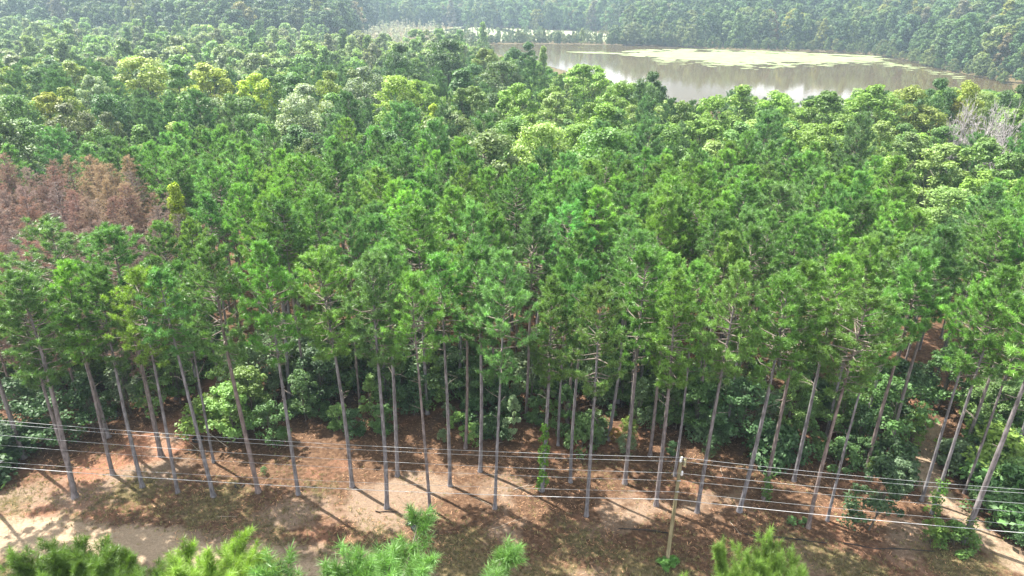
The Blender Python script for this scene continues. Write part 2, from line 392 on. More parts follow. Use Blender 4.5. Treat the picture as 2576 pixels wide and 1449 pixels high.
g_dirt = np.maximum(g_dirt, (.26 + .45 * wob(GX, GY, .35, 5)) * sstep(7.5, 2, np.abs(GY - row0 + 2.5)))
g_dirt = np.maximum(g_dirt, .45 * sstep(3.2, 1, dL))
g_clay = sstep(5, 1.5, dL) * .42 + .45 * sstep(7, 2.5, np.hypot((GX + 45) * .6, GY - 49)) + .35 * (wob(GX, GY, .3, 8) > .55)
g_sunlit_sand = np.maximum(.95 * sstep(3.0, .8, dT + .8 * wob(GX, GY, .5, 13)) * sstep(4, -16, GX), .55 * sstep(1.8, .5, dR))  # pale sand tracks; sunlight on the left one is painted into the colour
g_dirt = np.where(GY > 80, 0, g_dirt)
me = mk_mesh('ground', np.stack([GX, GY, GZ], -1).reshape(-1, 3), [gf], bpy.data.materials.new('tmp'), smooth=True)
for nm, arr in (('grass', g_grass), ('dirt', g_dirt), ('clay', g_clay), ('sunlit_sand', g_sunlit_sand)):
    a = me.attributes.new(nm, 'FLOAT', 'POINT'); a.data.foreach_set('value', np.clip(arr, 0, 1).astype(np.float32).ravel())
def ground_mat():
    mt, n, l, b, out = newmat('forest_floor')
    tc = n.new('ShaderNodeTexCoord')
    def noise(sc_, det=6, ro=.65, stretch=None):
        z = n.new('ShaderNodeTexNoise'); z.inputs['Scale'].default_value = sc_; z.inputs['Detail'].default_value = det; z.inputs['Roughness'].default_value = ro
        l.new(tc.outputs['Object'], z.inputs[0]); return z.outputs[0]
    def ramp(f, *st):
        r = n.new('ShaderNodeValToRGB'); e = r.color_ramp.elements
        while len(e) < len(st): e.new(.5)
        for k, (p, c) in enumerate(st): e[k].position = p; e[k].color = (*c, 1) if len(c) == 3 else c
        l.new(f, r.inputs[0]); return r.outputs[0]
    def mathn(op, a, b_):
        q = n.new('ShaderNodeMath'); q.operation = op
        for k, v in enumerate((a, b_)):
            if isinstance(v, (int, float)): q.inputs[k].default_value = v
            else: l.new(v, q.inputs[k])
        q.use_clamp = False; return q.outputs[0]
    def attr(nm):
        a = n.new('ShaderNodeAttribute'); a.attribute_name = nm; return a.outputs['Fac']
    def mix(f, a, b_):
        q = n.new('ShaderNodeMix'); q.data_type = 'RGBA'; l.new(f, q.inputs['Factor']); l.new(a, q.inputs['A']); l.new(b_, q.inputs['B']); return q.outputs['Result']
    fine = noise(2.6, 9, .78); mid = noise(.55, 5); big = noise(.16, 4); fine2 = noise(7, 6, .7)
    straw = ramp(fine, (.32, (.038, .021, .013)), (.5, (.100, .056, .033)), (.68, (.22, .138, .085)))
    dirt = ramp(fine2, (.3, (.135, .09, .063)), (.7, (.29, .215, .155)))
    clay = ramp(fine, (.3, (.15, .066, .04)), (.7, (.33, .175, .11)))
    grass = ramp(fine, (.30, (.034, .032, .014)), (.46, (.085, .07, .032)), (.58, (.17, .13, .068)), (.72, (.28, .215, .13)))
    thr = lambda at, nz, sharp: ramp(mathn('ADD', at, mathn('MULTIPLY', mathn('SUBTRACT', nz, .5), 1.5)), (.5 - sharp, (0, 0, 0)), (.5 + sharp, (1, 1, 1)))
    c = mix(thr(attr('clay'), mid, .25), straw, clay)
    c = mix(thr(attr('dirt'), mid, .18), c, dirt)
    c = mix(thr(attr('grass'), noise(.9, 5, .7), .13), c, grass)
    c = mix(thr(attr('sunlit_sand'), mid, .2), c, ramp(fine2, (.3, (.23, .165, .11)), (.7, (.43, .335, .235))))
    l.new(c, b.inputs['Base Color']); b.inputs['Roughness'].default_value = .95; b.inputs['Specular IOR Level'].default_value = .15
    bp = n.new('ShaderNodeBump'); bp.inputs['Strength'].default_value = .9; bp.inputs['Distance'].default_value = .12
    l.new(mathn('ADD', fine, mathn('MULTIPLY', fine2, .4)), bp.inputs['Height']); l.new(bp.outputs[0], b.inputs['Normal'])
    return mt
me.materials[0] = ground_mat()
g = obj('ground', me); tag(g, 'reddish pine straw floor with patchy grass and pale dirt', 'ground', kind='structure')

# ---------------------------------------------------------------- pond and marsh
def flat_poly(name, pts, z, mat):
    V = [(x, y, z) for x, y in pts]
    return mk_mesh(name, V, [np.arange(len(V))[None]], mat)
def water_mat():
    mt, n, l, b, out = newmat('muddy_water')
    b.inputs['Base Color'].default_value = (.10, .073, .036, 1); b.inputs['Roughness'].default_value = .045; b.inputs['IOR'].default_value = 1.333
    b.inputs['Specular IOR Level'].default_value = .5
    tc = n.new('ShaderNodeTexCoord'); mp = n.new('ShaderNodeMapping'); mp.inputs['Scale'].default_value = (1, 1, 1)
    nz = n.new('ShaderNodeTexNoise'); nz.inputs['Scale'].default_value = .35; nz.inputs['Detail'].default_value = 3
    l.new(tc.outputs['Object'], nz.inputs[0])
    bp = n.new('ShaderNodeBump'); bp.inputs['Strength'].default_value = .06; bp.inputs['Distance'].default_value = .3
    l.new(nz.outputs[0], bp.inputs['Height']); l.new(bp.outputs[0], b.inputs['Normal'])
    return mt
M_water = water_mat()
tag(obj('pond', flat_poly('pond', POND, POND_Z, M_water)), 'still muddy brown pond mirroring the far trees and pale sky', 'pond', kind='structure')
M_scum = noisy('duckweed_mat', (.17, .22, .09), (.27, .31, .15), .12, bump=0, rough=.8)
def blob(rng, pts, z, step=6, amp=2.5):
    out = []
    n = len(pts)
    for i in range(n):
        a = np.array(pts[i]); b = np.array(pts[(i + 1) % n]); k = max(1, int(np.linalg.norm(b - a) / step))
        for j in range(k):
            p = a + (b - a) * j / k; out.append((p[0] + rng.normal(0, amp), p[1] + rng.normal(0, amp)))
    return out
rng = np.random.default_rng(5)
big_px = [(1565, 131), (1640, 124), (1760, 123), (1900, 127), (2050, 134), (2190, 141), (2235, 150), (2180, 155), (2060, 160), (1950, 163), (1880, 166), (1800, 162), (1700, 153), (1610, 142)]
V = []; Fs = []
def addblob(pts, z):
    i0 = len(V); V.extend((x, y, z) for x, y in pts); Fs.append(np.arange(i0, i0 + len(pts))[None])
Z0 = POND_Z + .03
bigw = [at_z(a, b, Z0) for a, b in big_px]
cx_, cy_ = np.mean([p[0] for p in bigw]), np.mean([p[1] for p in bigw])
def patch(x, y, rx, ry, z, k=14):
    th = np.arange(k) * 6.283 / k; rr = rng.uniform(.62, 1.15, k)
    addblob([(x + rx * a * math.cos(t), y + ry * a * math.sin(t)) for a, t in zip(rr, th)], z)
addblob(blob(rng, [(cx_ + (a - cx_) * .88, cy_ + (b - cy_) * .6) for a, b in bigw], Z0, 7, 3.5), Z0)
q = 0
while q < 330:
    x, y = rng.uniform(70, 300), rng.uniform(420, 640)
    if inpoly(x, y, bigw): patch(x, y, rng.uniform(3, 11), rng.uniform(2, 9), Z0 + .0004 * (q + 1)); q += 1
for i in range(60):
    px = rng.uniform(1440, 1640); x, y = at_z(px, interp([(1440, 130.5), (1640, 138)], px) + rng.normal(0, .8), Z0); patch(x, y, rng.uniform(2, 7), rng.uniform(1, 4), Z0 + .0004 * i)
for i in range(330):
    px = rng.uniform(1650, 2440); py0 = interp([(1650, 152), (1900, 168), (2200, 155), (2300, 170), (2440, 196)], px)
    x, y = at_z(px, py0 + rng.normal(0, 4), Z0 - .01)
    if not inpoly(x, y, POND): continue
    r = rng.uniform(.5, 2.6); k = 9; th = np.arange(k) * 6.283 / k
    rr = r * rng.uniform(.6, 1.2, k)
    addblob([(x + 1.8 * a * math.cos(t), y + a * math.sin(t)) for a, t in zip(rr, th)], Z0 - .01 - .0001 * i)
tag(obj('duckweed', mk_mesh('duckweed', V, Fs, M_scum)), 'pale yellow green floating duckweed mats on the brown pond', 'duckweed', kind='stuff')
M_marsh = noisy('marsh_mat', (.20, .235, .12), (.33, .35, .21), .12, bump=0, rough=.9)
mpx = [(1185, 64), (1260, 57), (1360, 62), (1480, 68), (1600, 80), (1600, 108), (1500, 104), (1380, 102), (1250, 104), (1150, 96), (1060, 92), (1080, 80)]
mp_ = [at_z(a, b, -2.55) for a, b in mpx]
tag(obj('marsh_meadow', flat_poly('marsh', blob(rng, mp_, 0, 9, 9), -2.5, M_marsh)), 'pale open marsh flat behind the trees on the far shore', 'marsh', kind='structure')
MARSH = mp_

# ---------------------------------------------------------------- words for labels
ORD = ['first', 'second', 'third', 'fourth', 'fifth', 'sixth', 'seventh', 'eighth', 'ninth', 'tenth', 'eleventh', 'twelfth', 'thirteenth', 'fourteenth', 'fifteenth', 'sixteenth', 'seventeenth', 'eighteenth', 'nineteenth', 'twentieth']
def ordw(i):
    if i < 20: return ORD[i]
    if i >= 99: return 'hundredth' if i == 99 else 'hundred and ' + ordw(i - 100)
    tens = ['twenty', 'thirty', 'forty', 'fifty', 'sixty', 'seventy', 'eighty', 'ninety'][(i + 1) // 10 - 2]; u = (i + 1) % 10
    return tens[:-1] + 'ieth' if u == 0 else tens + '-' + ORD[u - 1]
rnd = random.Random(7)
def jit(c, a=.19):
    k = min(1.25, 1 + rnd.gauss(0, a)); return tuple(max(.004, v * k * (1 + rnd.gauss(0, a * .22))) for v in c) + (1,)
PINE_C = [(.100, .202, .048), (.086, .186, .050), (.112, .215, .046), (.102, .202, .064), (.124, .226, .044)]
placed = []        # x, y, radius of every trunk
def put_pine(x, y, h, kind=None, c=None, lib=PINES, baseH=22., name='pine_tree', wx=1.0, vary=1.0):
    k = rnd.randrange(len(lib)) if kind is None else kind
    s = h / baseH; wx *= 1 + vary * rnd.uniform(-.12, .15); t = empty(name, (x, y, tz(x, y)), rnd.random() * 6.28, (s * wx, s * wx, s)); t.rotation_euler = (vary * rnd.gauss(0, .011), vary * rnd.gauss(0, .011), rnd.random() * 6.28)
    tr, lm, cr = lib[k]
    obj('trunk', tr, t); obj('limbs', lm, t); q = obj('crown', cr, t); q.color = jit(c or rnd.choice(PINE_C))
    placed.append((x, y)); return t

# ---------------------------------------------------------------- front rows of pines: base pixel and height of the crown top in the photo
front = [(184, 1221, 690), (284, 1194, 668), (358, 1223, 700), (447, 1238, 690), (537, 1248, 682), (650, 1239, 612), (751, 1245, 615), (886, 1224, 640),
         (973, 1278, 662), (1082, 1281, 678), (1245, 1280, 650), (1475, 1298, 732), (1650, 1271, 690), (1753, 1288, 662), (1860, 1287, 690), (2033, 1327, 725),
         (2425, 1360, 690)]
FRONT = []
fcols = {3: (.145, .235, .034), 1: (.11, .22, .034), 6: (.085, .195, .034), 9: (.105, .215, .045), 11: (.105, .205, .05), 2: (.085, .19, .04)}
for i, (px, py, ty) in enumerate(front):
    x, y = at_z(px, py); pz = at_y(px, ty, y)[1]
    t = put_pine(x, y, min(max(pz - tz(x, y), 18), 25.5), kind=i % 12, c=fcols.get(i))
    FRONT.append((x, y))
    tag(t, f'tall pine with bare grey trunk, {ordw(i)} from the left in the front row', 'pine', 'pines in the front row')
second = [(405, 1146), (537, 1160), (1000, 1194), (1132, 1221), (1208, 1187), (1171, 1126), (1363, 1236), (1435, 1213), (1572, 1213), (1635, 1146), (1697, 1196), (1404, 1120),
          (1531, 1106), (1921, 1256), (1997, 1209), (2081, 1309), (2318, 1259), (2344, 1292), (2425, 1243), (2418, 1153), (2548, 1166), (2180, 1180), (2235, 1150), (2600, 1240), (60, 1150), (-60, 1235)]
second.sort()
for i, (px, py) in enumerate(second):
    x, y = at_z(px, py); t = put_pine(x, y, rnd.uniform(20.5, 23.5), wx=.8 if (px, py) == (2081, 1309) else 1)
    extra = {(1363, 1236): 'pine with ivy wrapped round its lower trunk, standing in the red clearing',
             (1921, 1256): 'pine with a leafy creeper at the foot of its trunk',
             (2344, 1292): 'pine whose trunk foot is hidden in a column of ivy by the sandy trail',
             (2081, 1309): 'slim pine with a thin leaning trunk beside the vine covered tree'}.get((px, py))
    tag(t, extra or f'pine with darker trunk, {ordw(i)} from the left in the second row', 'pine', 'pines in the second row')
for px, py, z, k, c, lab in [(130, 566, 22.5, 3, (.08, .16, .05), 'broad green pine standing alone in front of the red brown dead pines'), (20, 690, 21.5, 5, (.08, .165, .04), 'green pine at the left edge below the dead stand')]:
    x, y = at_z(px, py, z); t = put_pine(x, y, z - tz(x, y), kind=k, c=c, wx=1.35); tag(t, lab, 'pine')
# foreground pines whose tops reach into the bottom of the frame
near = [(225, 1500, 25.5, 1, .95, (.115, .20, .045), 'bushy foreground pine top at the bottom left corner'),
        (400, 1535, 25.5, 0, 1.05, (.125, .205, .038), 'yellow green foreground pine top, the middle one of the three at the bottom left'),
        (820, 1610, 28.5, 2, 1.15, (.115, .205, .055), 'large bright foreground pine top with long needles, below the black plastic bag'),
        (1925, 1540, 27.5, 1, .62, (.13, .215, .05), 'bright pine tip poking up in front of the utility pole'),
        (570, 1540, 22.5, 1, .8, (.125, .205, .038), 'small foreground pine top between the two big crowns at the bottom'),
        (90, 1560, 22.5, 2, 1.0, (.12, .205, .034), 'low foreground pine crown cut off by the left corner')]
for px, py, z, k, wx, c, lab in near:
    x, y = at_z(px, py, z); t = put_pine(x, y, z - tz(x, y), kind=k, c=c, lib=NEAR, baseH=24., wx=wx, vary=0)
    t.children[2].color = (*c, 1)
    tag(t, lab, 'pine', 'pine tops along the bottom edge')

# ---------------------------------------------------------------- dead pine stand
DEADPOLY = [at_z(a, b, 19) for a, b in [(-260, 640), (60, 625), (200, 605), (320, 632), (425, 570), (455, 500), (425, 468), (360, 436), (290, 392), (130, 400), (-30, 400), (-260, 400)]]
xs = [p[0] for p in DEADPOLY]; ys = [p[1] for p in DEADPOLY]
cand = []
yy = min(ys)
while yy < max(ys):
    xx = min(xs) + rnd.random() * 3
    while xx < max(xs):
        a, b = xx + rnd.gauss(0, .7), yy + rnd.gauss(0, .6)
        if inpoly(a, b, DEADPOLY): cand.append((a, b))
        xx += 3.5
    yy += 3.2
cand.sort(key=lambda p: p[1]); cnt = {}
for a, b in cand:
    h = rnd.uniform(16.5, 20.5); px, py = proj(a, b, h)
    if px < -120: continue
    if 140 < px < 330 and py < 470: c, k, wd = (.235, .175, .115), rnd.choice([0, 3]), 'orange brown'
    elif px > 330 and rnd.random() < .75: c, k, wd = (.18, .15, .13), 2, 'bare grey'
    elif rnd.random() < .18: c, k, wd = (.22, .17, .15), rnd.choice([2, 4]), 'thin grey'
    else: c, k, wd = rnd.choice([(.19, .118, .095), (.155, .098, .082), (.195, .138, .108)]), rnd.choice([0, 1, 3, 3]), 'red brown'
    s = h / 19; t = empty('dead_pine', (a, b, tz(a, b)), rnd.random() * 6.28, s)
    tr, lm, cr = DEADP[k]; obj('trunk', tr, t); obj('limbs', lm, t); q = obj('needles', cr, t); q.color = jit(c, .12)
    placed.append((a, b)); n_ = cnt.get(wd, 0); cnt[wd] = n_ + 1
    tag(t, f'dead {wd} pine, {ordw(n_)} nearest of the {wd} ones in the dead stand', 'dead pine', 'dead pines of the brown stand')

# ---------------------------------------------------------------- landmark trees: top pixel, crown width in px, crown top z, kind, colour, label
C_BR, C_YE, C_OL, C_SI, C_DK, C_MID, C_PALE, C_GOLD = (.135, .225, .042), (.27, .34, .035), (.15, .21, .035), (.225, .29, .185), (.058, .125, .042), (.095, .18, .045), (.18, .25, .08), (.27, .26, .06)
land = [(435, 462, 84, 20, 6, C_YE, 'tall narrow bright yellow tree at the edge of the brown dead pines'),
        (1090, 262, 64, 21, 6, C_YE, 'small yellow tree beside the big olive dome, mid picture'),
        (638, 185, 130, 23, 1, C_YE, 'most vivid yellow tree, left of the silvery trees'),
        (350, 140, 180, 25, 0, (.21, .26, .06), 'wide yellow olive tree crowning the left skyline belt'),
        (515, 160, 150, 24, 1, (.24, .29, .05), 'lumpy yellow tree right of the wide yellow olive tree'),
        (440, 165, 130, 25, 3, C_MID, 'dark green tree between the two yellow trees'),
        (765, 214, 190, 23, 5, C_SI, 'silvery pale leaved tree right of the vivid yellow tree'),
        (920, 170, 160, 24, 5, (.14, .18, .11), 'silver green tree behind the big olive dome'),
        (995, 187, 165, 24, 0, C_OL, 'big smooth olive green dome in mid picture'),
        (1125, 95, 145, 28, 0, (.055, .105, .034), 'great dark oak standing before the left end of the pond'),
        (1005, 112, 130, 27, 5, (.05, .10, .032), 'dark green tree left of the great dark oak'),
        (1222, 122, 90, 25, 4, (.15, .20, .06), 'light yellow green tree against the water right of the dark oak'),
        (1262, 150, 150, 24, 0, (.085, .14, .05), 'soft green willow dome below the pond left end'),
        (1330, 106, 84, 25, 3, C_DK, 'dark pointed tree rising over the left part of the pond'),
        (1290, 120, 80, 24, 2, C_DK, 'small dark tree left of the pointed tree by the pond'),
        (1367, 116, 44, 25, 6, (.13, .19, .06), 'slim vine clad snag standing against the brown water'),
        (1478, 163, 175, 24, 4, C_BR, 'tall bright green tree overlapping the pond shore, left of the dark round one'),
        (1640, 183, 130, 24, 5, (.055, .105, .035), 'dark round tree in front of the white water reflection'),
        (1180, 218, 140, 23, 4, (.13, .19, .06), 'pale green lumpy tree right of the olive dome'),
        (1300, 210, 150, 23, 1, C_BR, 'bright green lumpy tree below the willow dome'),
        (1400, 232, 140, 22, 4, C_PALE, 'pale green tree below the tall bright shore tree'),
        (1560, 205, 120, 23, 2, C_BR, 'bright tree between the tall shore tree and the dark round tree'),
        (1720, 255, 120, 22, 3, (.11, .165, .04), 'olive tree right of and below the dark round tree'),
        (1795, 240, 110, 22, 2, C_BR, 'upright bright green tree below the white reflection'),
        (1870, 214, 170, 23, 3, (.12, .19, .04), 'tall light green tree under the brightest part of the pond'),
        (1965, 232, 140, 23, 2, C_BR, 'bright green tree just right of the tall light green one'),
        (2080, 232, 150, 23, 4, (.10, .175, .04), 'full green tree below the right half of the pond'),
        (2200, 214, 170, 24, 1, C_BR, 'broad bright green tree under the right part of the pond'),
        (2290, 216, 110, 24, 2, (.17, .21, .05), 'yellowish green tree left of the dark pine by the pond'),
        (2372, 200, 120, 25, 5, C_DK, 'dark rounded tree near the right end of the pond'),
        (2440, 205, 90, 25, 2, (.20, .25, .04), 'yellow green tree hiding the right end of the pond'),
        (2405, 250, 120, 21, 3, C_GOLD, 'golden olive tree left of the silver dead tree'),
        (2345, 270, 120, 20, 1, (.16, .20, .05), 'light olive tree below the dark rounded tree'),
        (2572, 215, 110, 22, 5, (.05, .095, .032), 'dark tree behind the silver dead tree at the right edge'),
        (2385, 362, 170, 19.5, 4, C_PALE, 'large pale glossy leaved tree among the right hand pines'),
        (2300, 335, 130, 20, 1, (.12, .19, .06), 'light green tree above the large pale glossy one'),
        (2480, 350, 140, 21, 4, (.11, .18, .05), 'leafy green tree right of the large pale glossy one'),
        (2400, 470, 180, 16, 0, (.12, .185, .055), 'leafy light tree just below the large pale glossy one'),
        (2560, 385, 130, 20, 4, (.11, .18, .05), 'leafy green tree at the right edge among pines'),
        (165, 262, 150, 21, 5, (.10, .125, .06), 'grey olive flat domed tree on the left'),
        (265, 285, 100, 20, 5, (.10, .125, .06), 'smaller grey olive dome right of the flat domed one'),
        (60, 300, 130, 20, 1, (.085, .16, .05), 'green tree on the left edge above the dead stand'),
        (350, 315, 100, 19, 6, (.10, .17, .04), 'light green pointed tree behind the orange brown pines'),
        (240, 320, 90, 19, 2, (.09, .16, .04), 'light green tree just above the orange brown pines'),
        (110, 235, 110, 22, 4, (.20, .23, .04), 'yellow tree on the left above the grey olive dome'),
        (770, 352, 90, 20, 5, (.13, .17, .08), 'grey green broadleaf crown enclosed by dark pines'),
        (230, 190, 90, 24, 4, C_SI, 'silver tree on the left above the yellow one')]
land_x = [(2505, 236, 150, 25.5)]
LANDXY = []; BT = []     # BT collects every belt tree: distance, x, y, h, width, lib, kind, colour, label
for px, py, wpx, z, k, c, lab in land:
    x, y = at_z(px, py, z); dist = math.hypot(y, CAM_H - z) / math.cos(0)
    wm = wpx / F * math.sqrt(x * x + y * y)
    LANDXY.append((x, y, wm / 2))
    BT.append((y, x, y, z - tz(x, y), wm, 'broad', k, c, lab))
def lm_limit(x, y, px):
    z = 99.
    for (lpx, lpy, lw, *_), (lx, ly, lr) in zip(land, LANDXY):
        u = abs(px - lpx) / (lw * .5)
        if ly > y and u < 1: z = min(z, at_y(px, lpy + lw * (.56 - .25 * u * u) * (2.6 if lpx == 435 else 1), y)[1])
    return z
for a_, b_, w_, z_ in land_x: land.append((a_, b_, w_ * 1.4)); LANDXY.append((*at_z(a_, b_, z_), 8))
# ---- random filling behind the plantation
YL = [(-200, 128), (0, 128), (300, 158), (600, 178), (950, 160), (1040, 118), (1150, 128), (1190, 128), (1330, 132), (1420, 185), (1480, 172), (1560, 208), (1650, 200), (1700, 262), (1800, 250), (1860, 224),
      (1950, 248), (2100, 246), (2200, 226), (2300, 226), (2400, 214), (2576, 226), (2900, 230)]
def EDGE(px): return interp([(-200, 98), (200, 100), (500, 112), (900, 108), (1200, 90), (1500, 93), (1800, 104), (2100, 100), (2300, 88), (2576, 86), (2900, 86)], px)
yy = 62.0; deep = []
while yy < 122:
    xx = -.92 * yy - 6 + rnd.random() * 4
    while xx < .92 * yy + 6:
        x, y = xx + rnd.gauss(0, .9), yy - .085 * xx + rnd.gauss(0, .7); xx += 4.5
        px, py = proj(x, y, 22)
        if px < -150 or px > 2720 or y > EDGE(px) + rnd.gauss(0, 2.5): continue
        if inpoly(x, y, DEADPOLY): continue
        if pdist(x, y, TRAIL_L) < 1.8 or pdist(x, y, TRAIL_R) < 2.2: continue
        if any((x - a) ** 2 + (y - b) ** 2 < (r * .8 + 1) ** 2 for a, b, r in LANDXY): continue
        if any((x - a) ** 2 + (y - b) ** 2 < 5 for a, b in placed): continue
        h = min(rnd.uniform(20.2, 23.4), lm_limit(x, y, px))
        if h < 13 or (yy < 70 and rnd.random() < .15 and x > -20): continue
        deep.append((y, x, y, h))
    yy += 4.2
PIN = [(d, x, y, h, 0, 'pine', None, None, None) for d, x, y, h in deep]
yy = 84.0
while yy < 400:
    stp = 6.8 + yy * .018; xx = -.86 * yy - 10 + rnd.random() * 6
    while xx < .86 * yy + 10:
        x, y = xx + rnd.gauss(0, 1.3), yy + rnd.gauss(0, 1.3); xx += stp
        px, py = proj(x, y, 22)
        if y > 288 and not (980 < px < 1470): continue
        if y < EDGE(px) + 3 or px < -150 or px > 2720 or inpoly(x, y, DEADPOLY): continue
        if pdist(x, y, POND + POND[:1]) < 3 and y > 200 or (y > 200 and inpoly(x, y, POND)): continue
        if any((x - a) ** 2 + (y - b) ** 2 < (r * .75 + 1.2) ** 2 for a, b, r in LANDXY): continue
        # never taller than the skyline of the belt in the photo
        zt = rnd.uniform(19, 26) + tz(x, y); lim = at_y(px, interp(YL, px) + rnd.uniform(3, 16), y)[1]
        zt = min(zt, lim, lm_limit(x, y, px))
        if zt - tz(x, y) < 9: continue
        h = zt - tz(x, y)
        # crowns in front of a landmark stay below it
        u = rnd.random()
        if px < 900:
            kind = 'bigpine' if u < .46 else 'broad'
            c = rnd.choice([C_OL, C_MID, C_MID, (.10, .17, .06), (.11, .165, .075), C_DK, (.17, .23, .045), (.105, .185, .045), (.085, .16, .05)])
        elif px < 1250:
            kind = 'bigpine' if u < .3 else 'broad'; c = rnd.choice([C_MID, C_DK, C_BR, (.06, .11, .04), (.11, .16, .06)])
        else:
            kind = 'bigpine' if u < .16 else 'broad'; c = rnd.choice([C_BR, C_BR, (.12, .205, .04), C_MID, C_MID, (.135, .215, .05), (.10, .185, .045), C_PALE])
        BT.append((y, x, y, h, h * rnd.uniform(.46, .64), kind, rnd.randrange(7), c, None))
    yy += stp * .9
# ---- which trees stay individuals
pines = sorted(PIN + [b for b in BT if b[5] == 'bigpine']); n_free = 300 - len(front) - len(second) - len(near)
broads = sorted([b for b in BT if b[5] == 'broad'], key=lambda b: (b[8] is None, b[0]))
rest = pines[n_free:] + broads[300:]
colcnt = {}
for d, x, y, h, wm, lib, k, c, lab in pines[:n_free]:
    px = proj(x, y, h)[0]; j = min(range(len(front)), key=lambda q: abs(proj(*FRONT[q], 21)[0] - px))
    if lib == 'pine':
        t = put_pine(x, y, h); n_ = colcnt.get(j, 0); colcnt[j] = n_ + 1
        tag(t, f'plantation pine crown, {ordw(n_)} in line behind the {ordw(j)} front row pine', 'pine', 'pines of the dense plantation')
    else:
        t = put_pine(x, y, h, kind=k % 2, c=rnd.choice([(.07, .15, .05), (.075, .155, .058)]), lib=BIGPINE)
        n_ = colcnt.get(('b', j), 0); colcnt[('b', j)] = n_ + 1
        tag(t, f'dark broad pine in the mixed belt, {ordw(n_)} nearest beyond the {ordw(j)} front row pine', 'pine', 'pines of the mixed belt')
def cname(c):
    r, g_, b = c
    if r > .16 and b > .12: return 'silvery'
    if r > .17 and r / g_ > .85: return 'yellow'
    if g_ < .115: return 'dark green'
    if b > .055 and r > .09: return 'grey green'
    if g_ > .16: return 'bright green'
    return 'olive green'
def put_broad(x, y, h, wm, k, c):
    H, Rm = bspec[k][1], bspec[k][2]; sxy = wm / (2.15 * Rm); s = h / H
    sxy = min(max(sxy, s * .6), s * 1.4)
    t = empty('broadleaf_tree', (x, y, tz(x, y)), rnd.random() * 6.28, (sxy, sxy, s))
    tr, cr = BROAD[k]; obj('trunk', tr, t); q = obj('crown', cr, t); q.color = jit(c, .09); placed.append((x, y)); return t
fill = []
for b in broads[:300]:
    d, x, y, h, wm, lib, k, c, lab = b
    t = put_broad(x, y, h, wm, k, c)
    if lab: tag(t, lab, 'broadleaf tree', 'broadleaf trees of the belt before the pond')
    else: fill.append((x / y, d, cname(c), t))
fill.sort(key=lambda q: q[0]); cnt = {}
for az, d, cn, t in fill:
    band = 'just behind the plantation' if d < 112 else ('in the front of the belt' if d < 135 else ('midway through the belt' if d < 165 else 'deep in the belt'))
    n_ = cnt.get((cn, band), 0); cnt[(cn, band)] = n_ + 1
    tag(t, f'{cn} broadleaf, {ordw(n_)} from the left of its colour {band}', 'broadleaf tree', 'broadleaf trees of the belt before the pond')
# silver dead tree on the right
dt = bare_geo(77, H=16, levels=6, trunk_r=.42)
x, y = at_z(2505, 232, 25.5); t = empty('dead_tree', (x, y, tz(x, y)), .7, 1.0)
bh = max(v[:, 2].max() for v in dt.V); bw_ = max(v[:, 0].max() for v in dt.V) - min(v[:, 0].min() for v in dt.V); t.scale = (14 / bw_, 14 / bw_, (25.5 - tz(x, y)) / bh)
obj('bare_branches', dt.mesh('bare_branches', M_snag), t)
tag(t, 'leafless silver grey dead tree with a wide branch fan', 'dead tree')

